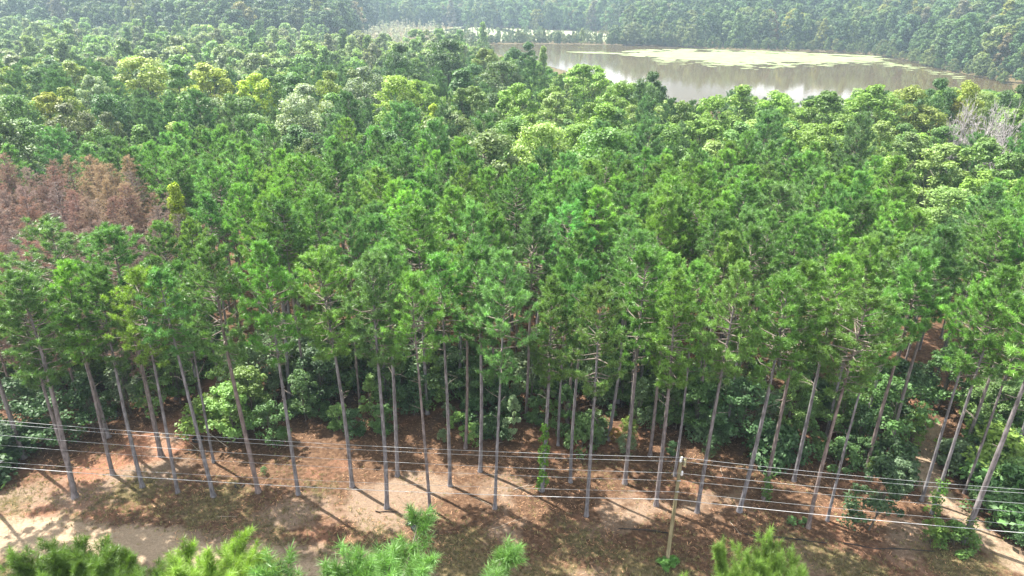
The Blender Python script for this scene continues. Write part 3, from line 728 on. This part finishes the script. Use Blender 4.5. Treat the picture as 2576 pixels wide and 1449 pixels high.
# ---------------------------------------------------------------- understory shrubs and young trees
def put_shrub(x, y, h, c, wx=1.0, young=False, k=None):
    lib = UNDER if young else SHRUB; Hs = (8, 9, 7) if young else (3, 4, 2.2, 5.5)
    k = rnd.randrange(len(lib)) if k is None else k % len(lib); s = h / Hs[k]
    t = empty('young_tree' if young else 'shrub', (x, y, tz(x, y) - .03), rnd.random() * 6.28, (s * wx, s * wx, s))
    a, b = lib[k]; obj('trunk' if young else 'stems', a, t); q = obj('foliage', b, t); q.color = jit(c, .12); return t
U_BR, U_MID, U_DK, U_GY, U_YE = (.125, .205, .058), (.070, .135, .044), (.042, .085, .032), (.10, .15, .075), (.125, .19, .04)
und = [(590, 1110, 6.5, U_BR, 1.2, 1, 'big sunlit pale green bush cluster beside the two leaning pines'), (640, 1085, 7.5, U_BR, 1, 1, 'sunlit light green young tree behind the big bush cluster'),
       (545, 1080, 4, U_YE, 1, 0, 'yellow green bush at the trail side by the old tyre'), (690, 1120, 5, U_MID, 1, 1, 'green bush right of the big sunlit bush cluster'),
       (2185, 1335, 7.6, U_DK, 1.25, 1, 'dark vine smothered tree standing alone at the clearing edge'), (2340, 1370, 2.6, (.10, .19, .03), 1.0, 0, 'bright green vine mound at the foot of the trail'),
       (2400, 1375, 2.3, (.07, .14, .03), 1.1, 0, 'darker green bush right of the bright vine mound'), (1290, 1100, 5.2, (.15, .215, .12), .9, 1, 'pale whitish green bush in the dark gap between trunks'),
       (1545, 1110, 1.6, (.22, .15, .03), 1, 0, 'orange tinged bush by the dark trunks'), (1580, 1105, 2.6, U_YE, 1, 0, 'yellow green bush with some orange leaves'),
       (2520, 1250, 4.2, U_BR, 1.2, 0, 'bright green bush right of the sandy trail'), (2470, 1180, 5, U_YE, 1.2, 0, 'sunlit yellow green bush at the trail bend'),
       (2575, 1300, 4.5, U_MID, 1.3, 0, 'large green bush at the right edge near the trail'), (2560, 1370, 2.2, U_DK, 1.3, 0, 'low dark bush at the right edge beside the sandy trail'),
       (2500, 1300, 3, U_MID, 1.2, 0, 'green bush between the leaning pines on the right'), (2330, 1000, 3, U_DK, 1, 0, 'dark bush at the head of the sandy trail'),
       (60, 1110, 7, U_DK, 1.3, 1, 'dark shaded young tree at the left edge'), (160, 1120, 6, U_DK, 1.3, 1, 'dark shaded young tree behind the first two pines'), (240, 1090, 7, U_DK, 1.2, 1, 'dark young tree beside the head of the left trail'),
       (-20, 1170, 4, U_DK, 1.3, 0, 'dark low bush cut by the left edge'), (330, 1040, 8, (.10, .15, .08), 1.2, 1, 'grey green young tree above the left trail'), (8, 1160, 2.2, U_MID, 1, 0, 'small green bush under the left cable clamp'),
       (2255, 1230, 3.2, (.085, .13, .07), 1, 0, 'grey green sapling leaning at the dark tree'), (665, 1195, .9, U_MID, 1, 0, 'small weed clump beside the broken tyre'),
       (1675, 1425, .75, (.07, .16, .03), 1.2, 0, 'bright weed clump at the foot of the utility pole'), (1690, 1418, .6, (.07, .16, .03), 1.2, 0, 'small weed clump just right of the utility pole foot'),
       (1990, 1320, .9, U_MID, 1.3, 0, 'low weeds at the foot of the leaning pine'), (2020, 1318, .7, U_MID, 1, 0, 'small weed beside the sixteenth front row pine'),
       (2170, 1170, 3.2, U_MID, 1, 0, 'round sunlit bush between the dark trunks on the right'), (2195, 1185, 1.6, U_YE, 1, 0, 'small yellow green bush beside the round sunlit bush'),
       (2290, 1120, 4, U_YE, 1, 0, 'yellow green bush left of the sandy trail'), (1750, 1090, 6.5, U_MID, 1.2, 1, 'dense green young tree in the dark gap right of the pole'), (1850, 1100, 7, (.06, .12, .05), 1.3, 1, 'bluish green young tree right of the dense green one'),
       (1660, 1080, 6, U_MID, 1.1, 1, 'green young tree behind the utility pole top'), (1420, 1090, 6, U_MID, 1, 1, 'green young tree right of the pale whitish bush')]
uxy = []
for px, py, h, c, wx, yt, lab in und:
    x, y = at_z(px, py); uxy.append((x, y)); tag(put_shrub(x, y, h, c, wx, bool(yt)), lab, 'young tree' if yt else 'shrub', 'plants growing under and between the pines')
auto = []
for row in range(8):
    xx = -62 + rnd.random() * 3
    while xx < 62:
        x, y = xx + rnd.gauss(0, .8), 57.6 + row * 1.9 - .085 * xx + rnd.gauss(0, .7); xx += 2.5 if row < 4 else 3.2
        px, py = proj(x, y, 0)
        if px < -120 or px > 2700: continue
        if rnd.random() < .16: continue
        if pdist(x, y, TRAIL_L) < 2.6 or pdist(x, y, TRAIL_R) < 2.4 or (x < -18 and y < 60.2): continue
        if any((x - a) ** 2 + (y - b) ** 2 < 2.2 for a, b in uxy): continue
        if any((x - a) ** 2 + (y - b) ** 2 < .5 for a, b in placed): continue
        yt = row > 0 and rnd.random() < .62
        auto.append((x, y, rnd.uniform(4.5, 9) if yt else rnd.uniform(1.4, 3.6), yt)); uxy.append((x, y))
auto.sort(key=lambda a: a[1]); cnt = {}
for x, y, h, yt in auto:
    px = proj(x, y, 0)[0]; j = min(range(len(front)), key=lambda q: abs(front[q][0] - px)); kd = 'young broadleaf tree' if yt else 'leafy shrub'
    n_ = cnt.get((kd, j), 0); cnt[(kd, j)] = n_ + 1
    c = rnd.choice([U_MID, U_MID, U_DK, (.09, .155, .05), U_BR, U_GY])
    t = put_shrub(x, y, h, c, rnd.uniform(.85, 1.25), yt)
    tag(t, f'{kd} in the shade, {ordw(n_)} one behind the {ordw(j)} front row pine', 'young tree' if yt else 'shrub', 'plants growing under and between the pines')
# ivy columns on trunks
def ivy(px, py, z0, z1, r, c, lab, lean=0):
    x, y = at_z(px, py); g_ = np.random.default_rng(int(px)); n = int((z1 - z0) * 5)
    z = np.linspace(z0, z1, n); th = g_.random(n) * 6.28; rr = r * (1.1 - .5 * (z - z0) / (z1 - z0)) * g_.uniform(.4, 1, n)
    C = np.stack([rr * np.cos(th), rr * np.sin(th), z], -1)
    V, Fs, tt = leaves_on(g_, C, np.full(n, r * .75), 46, .17)
    q = obj('climbing_ivy', mk_mesh('climbing_ivy', V, [Fs], M_leaf, tt)); q.location = (x, y - .05, tz(x, y)); q.color = (*c, 1)
    tag(q, lab, 'ivy', 'ivy climbing the pine trunks')
ivy(1363, 1236, .4, 7.2, .42, (.085, .18, .022), 'column of bright ivy round the trunk in the red clearing')
ivy(1921, 1256, .1, 2.6, .4, (.07, .14, .03), 'short leafy creeper at the foot of a dark trunk')
ivy(2344, 1292, .1, 3.6, .55, (.075, .16, .022), 'tall ivy column beside the sandy trail')
ivy(2425, 1360, .1, 2.4, .5, (.075, .15, .022), 'ivy at the foot of the big leaning pine on the right')

# ---------------------------------------------------------------- utility pole, wires
bx, by = at_z(2000 / 1.1925, 1690 / 1.1925); bz = tz(bx, by)
ptop = at_y(2043 / 1.1925, 1370 / 1.1925, by)[1]
LA = np.array([-43.5, 45.6]); LB = np.array([bx, by]); LC = np.array([38.6, 37.9])       # plan of the line
def on_plane(px, py, A, B):
    d = ray(px / 1.1925, py / 1.1925); n = np.array([(B - A)[1], -(B - A)[0]]); t = (A @ n) / (d[:2] @ n)
    p = d * t; return np.array([p[0], p[1], CAM_H + p[2]])
wires = [([1257, 1314, 1353, 1368, 1397, 1464], .0115, 'topmost thin wire of the power line, carried on the pole top insulator'), ([1267, 1326, 1366, 1380, 1410, 1475], .0105, 'second thin wire from the top of the power line'),
         ([1301, 1359, 1398, 1415, 1442, 1506], .0115, 'third wire from the top of the power line'), ([1331, 1385, 1421, 1438, 1463, 1533], .0085, 'fainter fourth wire down of the power line'),
         ([1382, 1428, 1460, 1471, 1500, 1570], .0095, 'fifth wire down, just above the thick cable'), ([1395, 1449, 1481, 1494, 1524, 1594], .019, 'thick bright cable, the lowest of the power line')]
def polex(py): return 2000 + (1690 - py) * 45 / 320
ATT = []
for ys_, r, lab in wires:
    pp = on_plane(polex(ys_[3]), ys_[3], LA, LB); att = np.array([bx, by, pp[2]]); ATT.append(att)
    l = [on_plane(q, v, LA, LB) for q, v in zip((0, 768, 1536), ys_[:3])]; r_ = [on_plane(q, v, LB, LC) for q, v in zip((2304, 3072), ys_[4:])]
    def fit(pts, end):
        dirv = (end - LB) / np.linalg.norm(end - LB); s = np.array([(p[:2] - LB) @ dirv for p in pts]); dz = np.array([p[2] - att[2] for p in pts])
        A = np.stack([s, s * s], -1); co = np.linalg.lstsq(A, dz, rcond=None)[0]; return dirv, co
    off = r + (.16 if r > 0 else 0); P = []
    dl, cl = fit(l, LA); dr, cr = fit(r_, LC)
    side = np.array([-.02, -1.0]) * .17
    for s in np.linspace(62, 0, 32): P.append((*(LB + dl * s + side), att[2] + cl[0] * s + cl[1] * s * s))
    for s in np.linspace(0, 46, 24)[1:]: P.append((*(LB + dr * s + side), att[2] + cr[0] * s + cr[1] * s * s))
    T = Tubes(); T.add(P, r, 5); o = obj('power_line_wire', T.mesh('power_line_wire', M_cable if r > .018 else M_wire))
    tag(o, lab, 'wire', 'wires of the power line')
pole = empty('utility_pole', (bx, by, bz)); hp = ptop - bz
T = Tubes(); T.add([(0, 0, -.3), (0, 0, hp * .5), (0, 0, hp - .05), (0, 0, hp)], [.165, .145, .115, .10], 14, cap=True); obj('pole_shaft', T.mesh('pole_shaft', M_pole), pole)
def lathe(prof, sides=12, loc=(0, 0, 0), axis='z'):
    T = Tubes(); pts = [(loc[0], loc[1] + (z if axis == 'y' else 0), loc[2] + (0 if axis == 'y' else z)) for r, z in prof]
    T.add(pts, [r for r, z in prof], sides, cap=True); return T
insul = [(.02, 0), (.05, .02), (.05, .06), (.09, .08), (.06, .12), (.085, .15), (.055, .19), (.07, .22), (.03, .26)]
obj('insulator', lathe(insul, loc=(0, -.1, ATT[0][2] - bz - .24)).mesh('insulator', M_porc), pole)
obj('insulator', lathe([(r * 1.25, z * 1.8) for r, z in insul], loc=(.17, -.12, ATT[2][2] - bz - .3)).mesh('insulator', M_porc), pole)
obj('insulator', lathe([(r * 1.2, z * 1.2) for r, z in insul], loc=(-.08, -.15, ATT[1][2] - bz - .1)).mesh('insulator', M_porc), pole)
T = Tubes(); T.add([(.02, -.05, hp - .55), (.32, -.08, hp - .5)], [.05, .05], 6, cap=True); T.add([(.28, -.08, hp - .75), (.28, -.08, hp - .15)], [.11, .11], 10, cap=True)
obj('cutout_box', T.mesh('cutout_box', M_pole), pole)
for a in ATT[3:]:
    T = Tubes(); z = a[2] - bz; T.add([(-.14, -.17, z), (.14, -.17, z)], [.045, .045], 6, cap=True); T.add([(0, 0, z), (0, -.2, z)], [.03, .03], 6, cap=True); obj('cable_clamp', T.mesh('cable_clamp', M_steel), pole)
tag(pole, 'tan wooden utility pole with white insulators carrying the power line', 'utility pole')
# bracket of the neighbouring pole reaching into the left edge
p0 = on_plane(10, 1383, LA, LB); T = Tubes()
T.add([p0, p0 + np.array([-.5, .02, .02]), p0 + np.array([-1.4, .04, .03])], [.02, .06, .06], 6, cap=True); T.add([p0 + np.array([-.05, -.05, 0]), p0 + np.array([-.9, -.1, -.45])], [.035, .035], 6, cap=True)
tag(obj('cable_bracket', T.mesh('cable_bracket', M_steel)), 'pale metal dead end bracket on the fifth wire at the left edge', 'cable bracket')

# ---------------------------------------------------------------- litter on the ground
def tyre(px, py, Rt, label, half=False, rot=(0, 0, 0)):
    x, y = at_z(px, py); prof = [(.62, -.08), (.66, -.12), (.85, -.15), (.97, -.13), (1, -.09), (1, .09), (.97, .13), (.85, .15), (.66, .12), (.62, .08)]
    k = 28; V = []; Fq = []; a1 = math.pi if half else 2 * math.pi; n = k + (1 if half else 0)
    for i in range(n):
        th = a1 * i / k
        for j, (r, z) in enumerate(prof):
            rr = r * Rt * (1 - .025 * (j in (4, 5)) * (i % 2)); V.append((rr * math.cos(th), rr * math.sin(th), z * Rt * 1.3))
    m_ = len(prof)
    for i in range(k):
        i2 = (i + 1) % n
        for j in range(m_ if not half else m_ - 1): Fq.append((i * m_ + j, i2 * m_ + j, i2 * m_ + (j + 1) % m_, i * m_ + (j + 1) % m_))
    o = obj('tyre', mk_mesh('tyre', V, [Fq], M_rubber)); o.location = (x, y, tz(x, y) + .16 * Rt * 1.3); o.rotation_euler = rot
    tag(o, label, 'tyre'); return o
tyre(497, 1106, .52, 'worn black tyre lying flat in the clearing behind a pine', rot=(.12, .05, 0))
tyre(603, 1221, .46, 'broken half tyre lying like a black crescent between two pines', half=True, rot=(R(-30), 0, R(184)))
def stick(px0, py0, px1, py1, r, mat, lab, lift=.06, name='fallen_branch', fork=True):
    a = at_z(px0, py0); b = at_z(px1, py1); g_ = np.random.default_rng(int(px0)); n = 6
    P = [(a[0] + (b[0] - a[0]) * t + g_.normal(0, .05), a[1] + (b[1] - a[1]) * t + g_.normal(0, .05), 0) for t in np.linspace(0, 1, n)]
    P = [(x, y, tz(x, y) + r + lift * g_.random()) for x, y, _ in P]; T = Tubes(); T.add(P, np.linspace(r, r * .45, n), 6, cap=True)
    if fork:
        q = np.array(P[3]); T.add([q, q + np.array([.35, .3, .12])], [r * .4, r * .15], 4)
    tag(obj(name, T.mesh(name, mat)), lab, 'fallen branch' if name == 'fallen_branch' else 'hose')
stick(525, 1088, 573, 1127, .05, M_stick, 'bleached white fallen branch beside the sunlit bush cluster')
stick(475, 1112, 510, 1142, .025, M_stick, 'thin pale stick below the flat tyre')
stick(945, 1288, 1002, 1290, .06, M_log, 'dark rotten log left of the ninth front row pine foot')
stick(1032, 1292, 1068, 1292, .055, M_log, 'short dark log beside the black plastic bag')
stick(1068, 1291, 1082, 1304, .025, M_stick, 'pale twig next to the short dark log')
stick(1835, 1312, 1865, 1345, .022, M_stick, 'thin white stick lying right of the utility pole')
stick(1195, 1250, 1240, 1278, .02, M_stick, 'thin pale stick left of the eleventh front row pine')
stick(1240, 1330, 1325, 1300, .016, M_stick, 'long thin twig on the pale dirt below the clearing')
stick(1290, 1235, 1345, 1222, .03, M_stick, 'pale dry branch left of the ivy wrapped pine')
stick(545, 1300, 600, 1302, .02, M_stick, 'straight thin stick below the fifth front row pine')
stick(1810, 1180, 1822, 1210, .02, M_stick, 'small pale stick behind the fourteenth front row pine')
stick(2500, 1205, 2560, 1170, .03, M_stick, 'bleached branch on the bush at the right edge')
def hose(pxs, lab):
    P = []
    for a, b in pxs: x, y = at_z(a, b); P.append((x, y, tz(x, y) + .06))
    P = np.array(P); t = np.linspace(0, len(P) - 1, 40); Q = np.stack([np.interp(t, range(len(P)), P[:, i]) for i in range(3)], -1)
    Q[:, 2] += .03 * np.sin(t * 5); T = Tubes(); T.add(Q, .035, 6, cap=True); tag(obj('drain_hose', T.mesh('drain_hose', M_hose)), lab, 'hose')
hose([(1555, 1332), (1610, 1334), (1660, 1338), (1680, 1342)], 'short black hose on the ground left of the utility pole')
hose([(1870, 1342), (1910, 1352), (1960, 1350), (2020, 1360), (2080, 1368)], 'black drain hose snaking in the shade right of the pole')
hose([(2120, 1368), (2200, 1382), (2290, 1385), (2350, 1390)], 'long black hose below the vine smothered tree')
# crumpled black plastic bag
x, y = at_z(1045, 1320); g_ = np.random.default_rng(12)
V = []; Fq = []; nu, nv = 26, 14
for j in range(nv):
    ph = math.pi / 2 * j / (nv - 1)
    for i in range(nu):
        th = 6.283 * i / nu; r = (.62 + .12 * math.sin(3 * th + 1) + .08 * math.sin(5 * th + 2 * ph)) * (1 + g_.normal(0, .09)); zz = .52 * math.sin(ph) * (1 + .25 * math.sin(2 * th)) + g_.normal(0, .03)
        V.append((r * math.cos(ph) * math.cos(th) * 1.05, r * math.cos(ph) * math.sin(th) * .8 - .35 * (math.sin(th) < -.8) * math.cos(ph), max(0, zz)))
for j in range(nv - 1):
    for i in range(nu): Fq.append((j * nu + i, j * nu + (i + 1) % nu, (j + 1) * nu + (i + 1) % nu, (j + 1) * nu + i))
bag = obj('rubbish_bag', mk_mesh('rubbish_bag', V, [Fq], M_bag)); bag.location = (x, y, tz(x, y) - .03); bag.rotation_euler = (0, 0, .5)
tag(bag, 'crumpled shiny black plastic bag dumped on the ground', 'rubbish bag')

# ---------------------------------------------------------------- grass and weeds
g_ = np.random.default_rng(21); N = 30000
X = g_.uniform(-52, 52, N); Y = g_.uniform(32, 56, N)
r0 = 49.5 - .085 * X; pr = .75 * sstep(.5, -6, Y - r0 + 1.6 * wob(X, Y, .25, 1)) + .3 * wob(X, Y, .5, 2) - .9 * sstep(2.4, .8, pdist(X, Y, TRACK)) * (X < 8) - .8 * sstep(2, .8, pdist(X, Y, TRAIL_R))
pr += .5 * sstep(2.2, .5, np.hypot(X - bx, Y - by)) + .5 * sstep(3, 1, pdist(X, Y, [(-46, 52), (-30, 47.5)]))
kp = g_.random(N) < np.clip(pr, 0.02, 1) * .8; X, Y = X[kp], Y[kp]; Z = terrain(X, Y); n = len(X); kb = 9
ang = g_.random((n, kb)) * 6.28; le = g_.uniform(.10, .30, (n, kb)); rr = g_.random((n, kb)) * .16; a2 = g_.random((n, kb)) * 6.28
bs = np.stack([X[:, None] + rr * np.cos(a2), Y[:, None] + rr * np.sin(a2), np.repeat(Z[:, None], kb, 1) - .02], -1)
dr = np.stack([np.cos(ang) * .6, np.sin(ang) * .6, np.full_like(ang, .75)], -1); sd_ = np.stack([-np.sin(ang), np.cos(ang), 0 * ang], -1) * .022
V = np.stack([bs - sd_, bs + sd_, bs + dr * le[..., None]], 2).reshape(-1, 3)
go = obj('grass', mk_mesh('grass', V, [np.arange(len(V)).reshape(-1, 3)], M_leaf, np.repeat(np.clip(g_.normal(1, .38, n), .35, 2.2), kb * 3)))
go.color = (.15, .135, .06, 1); tag(go, 'thin olive grass and weeds scattered over the clearing', 'grass', kind='stuff')
# dry straw and twigs
N = 34000; X = g_.uniform(-56, 56, N); Y = g_.uniform(36, 70, N); kp = (Y > 40.5 - .085 * X) & (g_.random(N) < .5 + .5 * wob(X, Y, .4, 6)); X, Y = X[kp], Y[kp]; Z = terrain(X, Y); n = len(X)
a = g_.random(n) * 6.28; le = g_.uniform(.08, .45, n) ** 1.2; d = np.stack([np.cos(a), np.sin(a), g_.uniform(-.05, .35, n)], -1) * le[:, None]; s = np.stack([-np.sin(a), np.cos(a), 0 * a], -1) * .02
p = np.stack([X, Y, Z + .02], -1); V = np.stack([p - s, p + s, p + s * .6 + d, p - s * .6 + d], 1).reshape(-1, 3)
so_ = obj('pine_straw_litter', mk_mesh('pine_straw_litter', V, [np.arange(len(V)).reshape(-1, 4)], M_deadn, np.repeat(np.clip(g_.normal(1, .35, n), .3, 2), 4)))
so_.color = (.33, .20, .12, 1); tag(so_, 'dry pine straw and twigs strewn over the forest floor', 'leaf litter', kind='stuff')

# ---------------------------------------------------------------- distant woods (one mass each)
def far_proto(seed, H, Rm, cb, nl, n, leaf, shape, lobe=.3, trunk=False, flat=.85):
    T, (V, Fs, tt) = broad_geo(seed, H, Rm, cb, nl=nl, n=n, leaf=leaf, shape=shape, lobe=lobe, trunk_r=.22, flat=flat)
    V = V.astype(float); F2 = [Fs]; nf = len(Fs)
    TV = np.concatenate(T.V) if trunk else T.V[0]; TF = [f for f in T.Fs] if trunk else [T.Fs[0]]
    V2 = np.concatenate([V, TV]); F2 = [Fs] + [f + len(V) for f in TF]
    me = mk_mesh('far_tree', V2, F2, M_far, np.concatenate([tt, np.ones(len(TV))])); me.materials.append(M_limb if trunk else M_lbark)
    mi = np.zeros(len(me.polygons), np.int32); mi[nf:] = 1; me.polygons.foreach_set('material_index', mi); return me
def proto_coll(name, meshes):
    c = bpy.data.collections.new(name)
    for i, me in enumerate(meshes): c.objects.link(bpy.data.objects.new(f'{name}_{i}', me))
    return c
PF = proto_coll('far_tree', [far_proto(500, 22, 7.4, .08, 54, 62, 1.05, 'dome', .26), far_proto(501, 22, 6.4, .05, 50, 62, 1.05, 'egg', .28), far_proto(502, 25, 5.4, .05, 48, 60, 1.0, 'cone', .34),
                             far_proto(503, 21, 8.2, .1, 60, 60, 1.05, 'dome', .23), far_proto(504, 24, 5.8, .05, 48, 62, 1.0, 'egg', .30), far_proto(505, 20, 7.6, .06, 56, 60, 1.05, 'egg', .25)])
PS = proto_coll('far_scrub', [far_proto(520, 9, 2.6, .12, 20, 22, .55, 'egg', .34, True), far_proto(521, 8, 3.0, .1, 20, 20, .55, 'dome', .33, True), far_proto(522, 10, 1.8, .2, 14, 16, .5, 'cone', .4, True), far_proto(523, 11, 2.2, .3, 12, 10, .5, 'egg', .4, True)])
PM = proto_coll('far_mixed', [BROAD[0][1], BROAD[1][1], BROAD[2][1], BROAD[3][1], BROAD[4][1], BROAD[5][1], BROAD[6][1], BIGPINE[0][2], BIGPINE[1][2]])
def scatter(name, pts, coll, label, cat='woods'):
    """pts: x, y, z, rotation, (sx, sy, sz), index, colour"""
    n = len(pts); me = bpy.data.meshes.new(name); me.vertices.add(n); me.vertices.foreach_set('co', np.array([p[:3] for p in pts], np.float32).ravel())
    a = me.attributes.new('rot', 'FLOAT_VECTOR', 'POINT'); a.data.foreach_set('vector', np.array([(0, 0, p[3]) for p in pts], np.float32).ravel())
    a = me.attributes.new('scl', 'FLOAT_VECTOR', 'POINT'); a.data.foreach_set('vector', np.array([p[4] for p in pts], np.float32).ravel())
    a = me.attributes.new('pick', 'INT', 'POINT'); a.data.foreach_set('value', np.array([p[5] for p in pts], np.int32))
    a = me.attributes.new('tcol', 'FLOAT_COLOR', 'POINT'); a.data.foreach_set('color', np.array([(*p[6][:3], 1) for p in pts], np.float32).ravel())
    ng = bpy.data.node_groups.new(name, 'GeometryNodeTree'); ng.interface.new_socket('Geometry', in_out='INPUT', socket_type='NodeSocketGeometry'); ng.interface.new_socket('Geometry', in_out='OUTPUT', socket_type='NodeSocketGeometry')
    N_, L_ = ng.nodes, ng.links; gi = N_.new('NodeGroupInput'); go_ = N_.new('NodeGroupOutput'); ci = N_.new('GeometryNodeCollectionInfo'); ip = N_.new('GeometryNodeInstanceOnPoints')
    ci.inputs['Collection'].default_value = coll; ci.inputs['Separate Children'].default_value = True; ci.inputs['Reset Children'].default_value = True
    def na(nm, ty):
        q = N_.new('GeometryNodeInputNamedAttribute'); q.data_type = ty; q.inputs[0].default_value = nm; return q.outputs[0]
    ip.inputs['Pick Instance'].default_value = True
    L_.new(gi.outputs[0], ip.inputs['Points']); L_.new(ci.outputs[0], ip.inputs['Instance']); L_.new(na('pick', 'INT'), ip.inputs['Instance Index'])
    L_.new(na('rot', 'FLOAT_VECTOR'), ip.inputs['Rotation']); L_.new(na('scl', 'FLOAT_VECTOR'), ip.inputs['Scale']); L_.new(ip.outputs[0], go_.inputs[0])
    o = obj(name, me); md = o.modifiers.new('instances', 'NODES'); md.node_group = ng
    tag(o, label, cat, kind='stuff'); return o
# the rest of the belt beyond the 300 individuals
pts = []
for d, x, y, h, wm, lib, k, c, lab in rest:
    if lib == 'broad': s = h / 22; q = min(max(wm / (2.15 * bspec[k][2]), s * .6), s * 1.6); pts.append((x, y, tz(x, y), rnd.random() * 6.28, (q, q, s), k, jit(c, .12)))
    else: s = h / 22; pts.append((x, y, tz(x, y), rnd.random() * 6.28, (s, s, s), 7 + rnd.randrange(2), jit((.07, .135, .055), .12)))
print('pines', len(pines), 'broads', len(broads), 'rest', len(rest), 'dead', len(cand), 'auto shrubs', len(auto))
def far_copy(me):
    m2 = me.copy(); m2.materials.clear(); m2.materials.append(M_far); return m2
for o_ in PM.objects: o_.data = far_copy(o_.data)
if pts: scatter('belt_woods', pts, PM, 'mixed trees filling the back of the belt before the pond')
FC = [(.085, .145, .055), (.10, .165, .06), (.115, .18, .07), (.08, .135, .06), (.14, .185, .075), (.065, .115, .05)]
hill_l, hill_r, wet, shore = [], [], [], []
def sector(az0, az1, d0, d1, stp, fn):
    d = d0
    while d < d1:
        st = stp * (1 + (d - d0) / 900); a = az0
        while a < az1:
            aa = R(a) + rnd.gauss(0, .3) * st / d; dd = d + rnd.gauss(0, .3) * st; fn(dd * math.sin(aa), dd * math.cos(aa), a, dd); a += math.degrees(st / d)
        d += st * .85
def far_tree(lst, smin, smax, cols=FC, n=6, wx=(.85, 1.2)):
    def f(x, y, a, d):
        hs = float(hill_start(a))
        if d < hs + rnd.gauss(0, 6) or (y > 200 and inpoly(x, y, POND)) or pdist(x, y, POND + POND[:1]) < 5: return
        s = rnd.uniform(smin, smax); q = s * rnd.uniform(*wx); c = rnd.choice(cols)
        u = rnd.random()
        if u < .05: c = (.16, .17, .04)
        elif u < .08: c = (.15, .15, .10)
        elif u < .09: c = (.17, .14, .075)
        lst.append((x, y, tz(x, y), rnd.random() * 6.28, (q, q, s), rnd.randrange(n), jit(c, .16)))
    return f
sector(-44, -11, 560, 1020, 10.0, far_tree(hill_l, 1.0, 1.6, [tuple(v * .7 for v in q) for q in FC], wx=(.9, 1.15)))
sector(-13, 12, 900, 1330, 11, far_tree(hill_r, 1.0, 1.45, wx=(.9, 1.15)))
sector(9, 46, 330, 1050, 10.0, far_tree(hill_r, .95, 1.5, [tuple(v * .85 for v in q) for q in FC], wx=(.9, 1.15)))
def wetf(x, y, a, d):
    if inpoly(x, y, POND) or pdist(x, y, POND + POND[:1]) < 3 or inpoly(x, y, MARSH) or d > float(hill_start(a)) + 6: return
    c = rnd.choice([(.15, .225, .09), (.13, .21, .07), (.18, .21, .12), (.12, .20, .07), (.17, .21, .11), (.17, .24, .09)])
    if rnd.random() < .55: s = rnd.uniform(.5, 1.05); q = s * rnd.uniform(.8, 1.1); k = rnd.randrange(6)
    else: s = rnd.uniform(.8, 1.7); q = s; k = 6 + rnd.randrange(4)
    if -14 < a < -2.5 and d > 470: c = rnd.choice([(.27, .28, .24), (.30, .30, .27), (.24, .27, .20)]); s = q = rnd.uniform(.6, 1.2); k = 6 + rnd.randrange(4)  # bare grey scrub, with the valley mist painted in as paler colour
    wet.append((x, y, tz(x, y), rnd.random() * 6.28, (q, q, s), k, jit(c, .14)))
sector(-44, -3, 275, 940, 9.0, wetf)
def shoref(x, y, a, d):
    if inpoly(x, y, POND) or pdist(x, y, POND + POND[:1]) < 2 or (inpoly(x, y, MARSH) and rnd.random() < .8) or d > float(hill_start(a)) + 6 or y < 480: return
    pd = pdist(x, y, POND + POND[:1])
    if pd > 170 and a < 7 and rnd.random() < .4: return
    c = rnd.choice([(.10, .14, .06), (.085, .13, .05), (.12, .15, .07), (.14, .17, .08)])
    s = rnd.uniform(.18, .42) * (2.2 if a > 7.5 else 1); shore.append((x, y, tz(x, y), rnd.random() * 6.28, (s, s, s), rnd.randrange(6), jit(c, .15)))
sector(-6, 14, 560, 900, 7.0, shoref)
# thicket right on the waterline
for i in range(len(pond_px) - 1):
    a = np.array(POND[i]); b = np.array(POND[i + 1]); k = int(np.linalg.norm(b - a) / 3.2)
    for j in range(k):
        p = a + (b - a) * j / k + np.array([rnd.gauss(0, 1), 3.5 + abs(rnd.gauss(0, 2.0))]); s = rnd.uniform(.15, .42)
        if rnd.random() < .3: s *= 1.5
        shore.append((p[0], p[1], tz(*p), rnd.random() * 6.28, (s, s, s * .9), rnd.randrange(6), jit(rnd.choice([(.10, .14, .05), (.07, .115, .045), (.13, .16, .06)]), .15)))
print('far', len(hill_l), len(hill_r), len(wet), len(shore))
scatter('left_hill_woods', hill_l, PF, 'hazy bluish wooded slope across the left background')
scatter('pond_hill_woods', hill_r, PF, 'hazy wooded slope behind the pond and its right shore')
PW = bpy.data.collections.new('wet_mix')
for i, o_ in enumerate(list(PF.objects) + list(PS.objects)): PW.objects.link(bpy.data.objects.new(f'wet_mix_{i}', o_.data))
scatter('wetland_scrub', wet, PW, 'pale grey green swamp scrub in the hazy left valley', 'scrub')
scatter('shore_thicket', shore, PF, 'low thicket and small trees along the far pond shore', 'thicket')

# ---------------------------------------------------------------- haze
def box(name, lo, hi):
    V = [(x, y, z) for x in (lo[0], hi[0]) for y in (lo[1], hi[1]) for z in (lo[2], hi[2])]
    Fq = [(0, 1, 3, 2), (4, 6, 7, 5), (0, 4, 5, 1), (2, 3, 7, 6), (0, 2, 6, 4), (1, 5, 7, 3)]
    mt = bpy.data.materials.new('haze'); mt.use_nodes = True; n = mt.node_tree.nodes; n.clear()
    out = n.new('ShaderNodeOutputMaterial'); v = n.new('ShaderNodeVolumePrincipled')
    v.inputs['Color'].default_value = (.62, .82, 1.0, 1); v.inputs['Density'].default_value = .00025; v.inputs['Anisotropy'].default_value = .25
    mt.node_tree.links.new(v.outputs[0], out.inputs['Volume']); return mk_mesh(name, V, [Fq], mt)
hz = obj('haze', box('haze', (-1750, -80, -8), (1750, 2350, 115))); tag(hz, 'thin bluish summer haze over the whole valley', 'haze', kind='stuff')
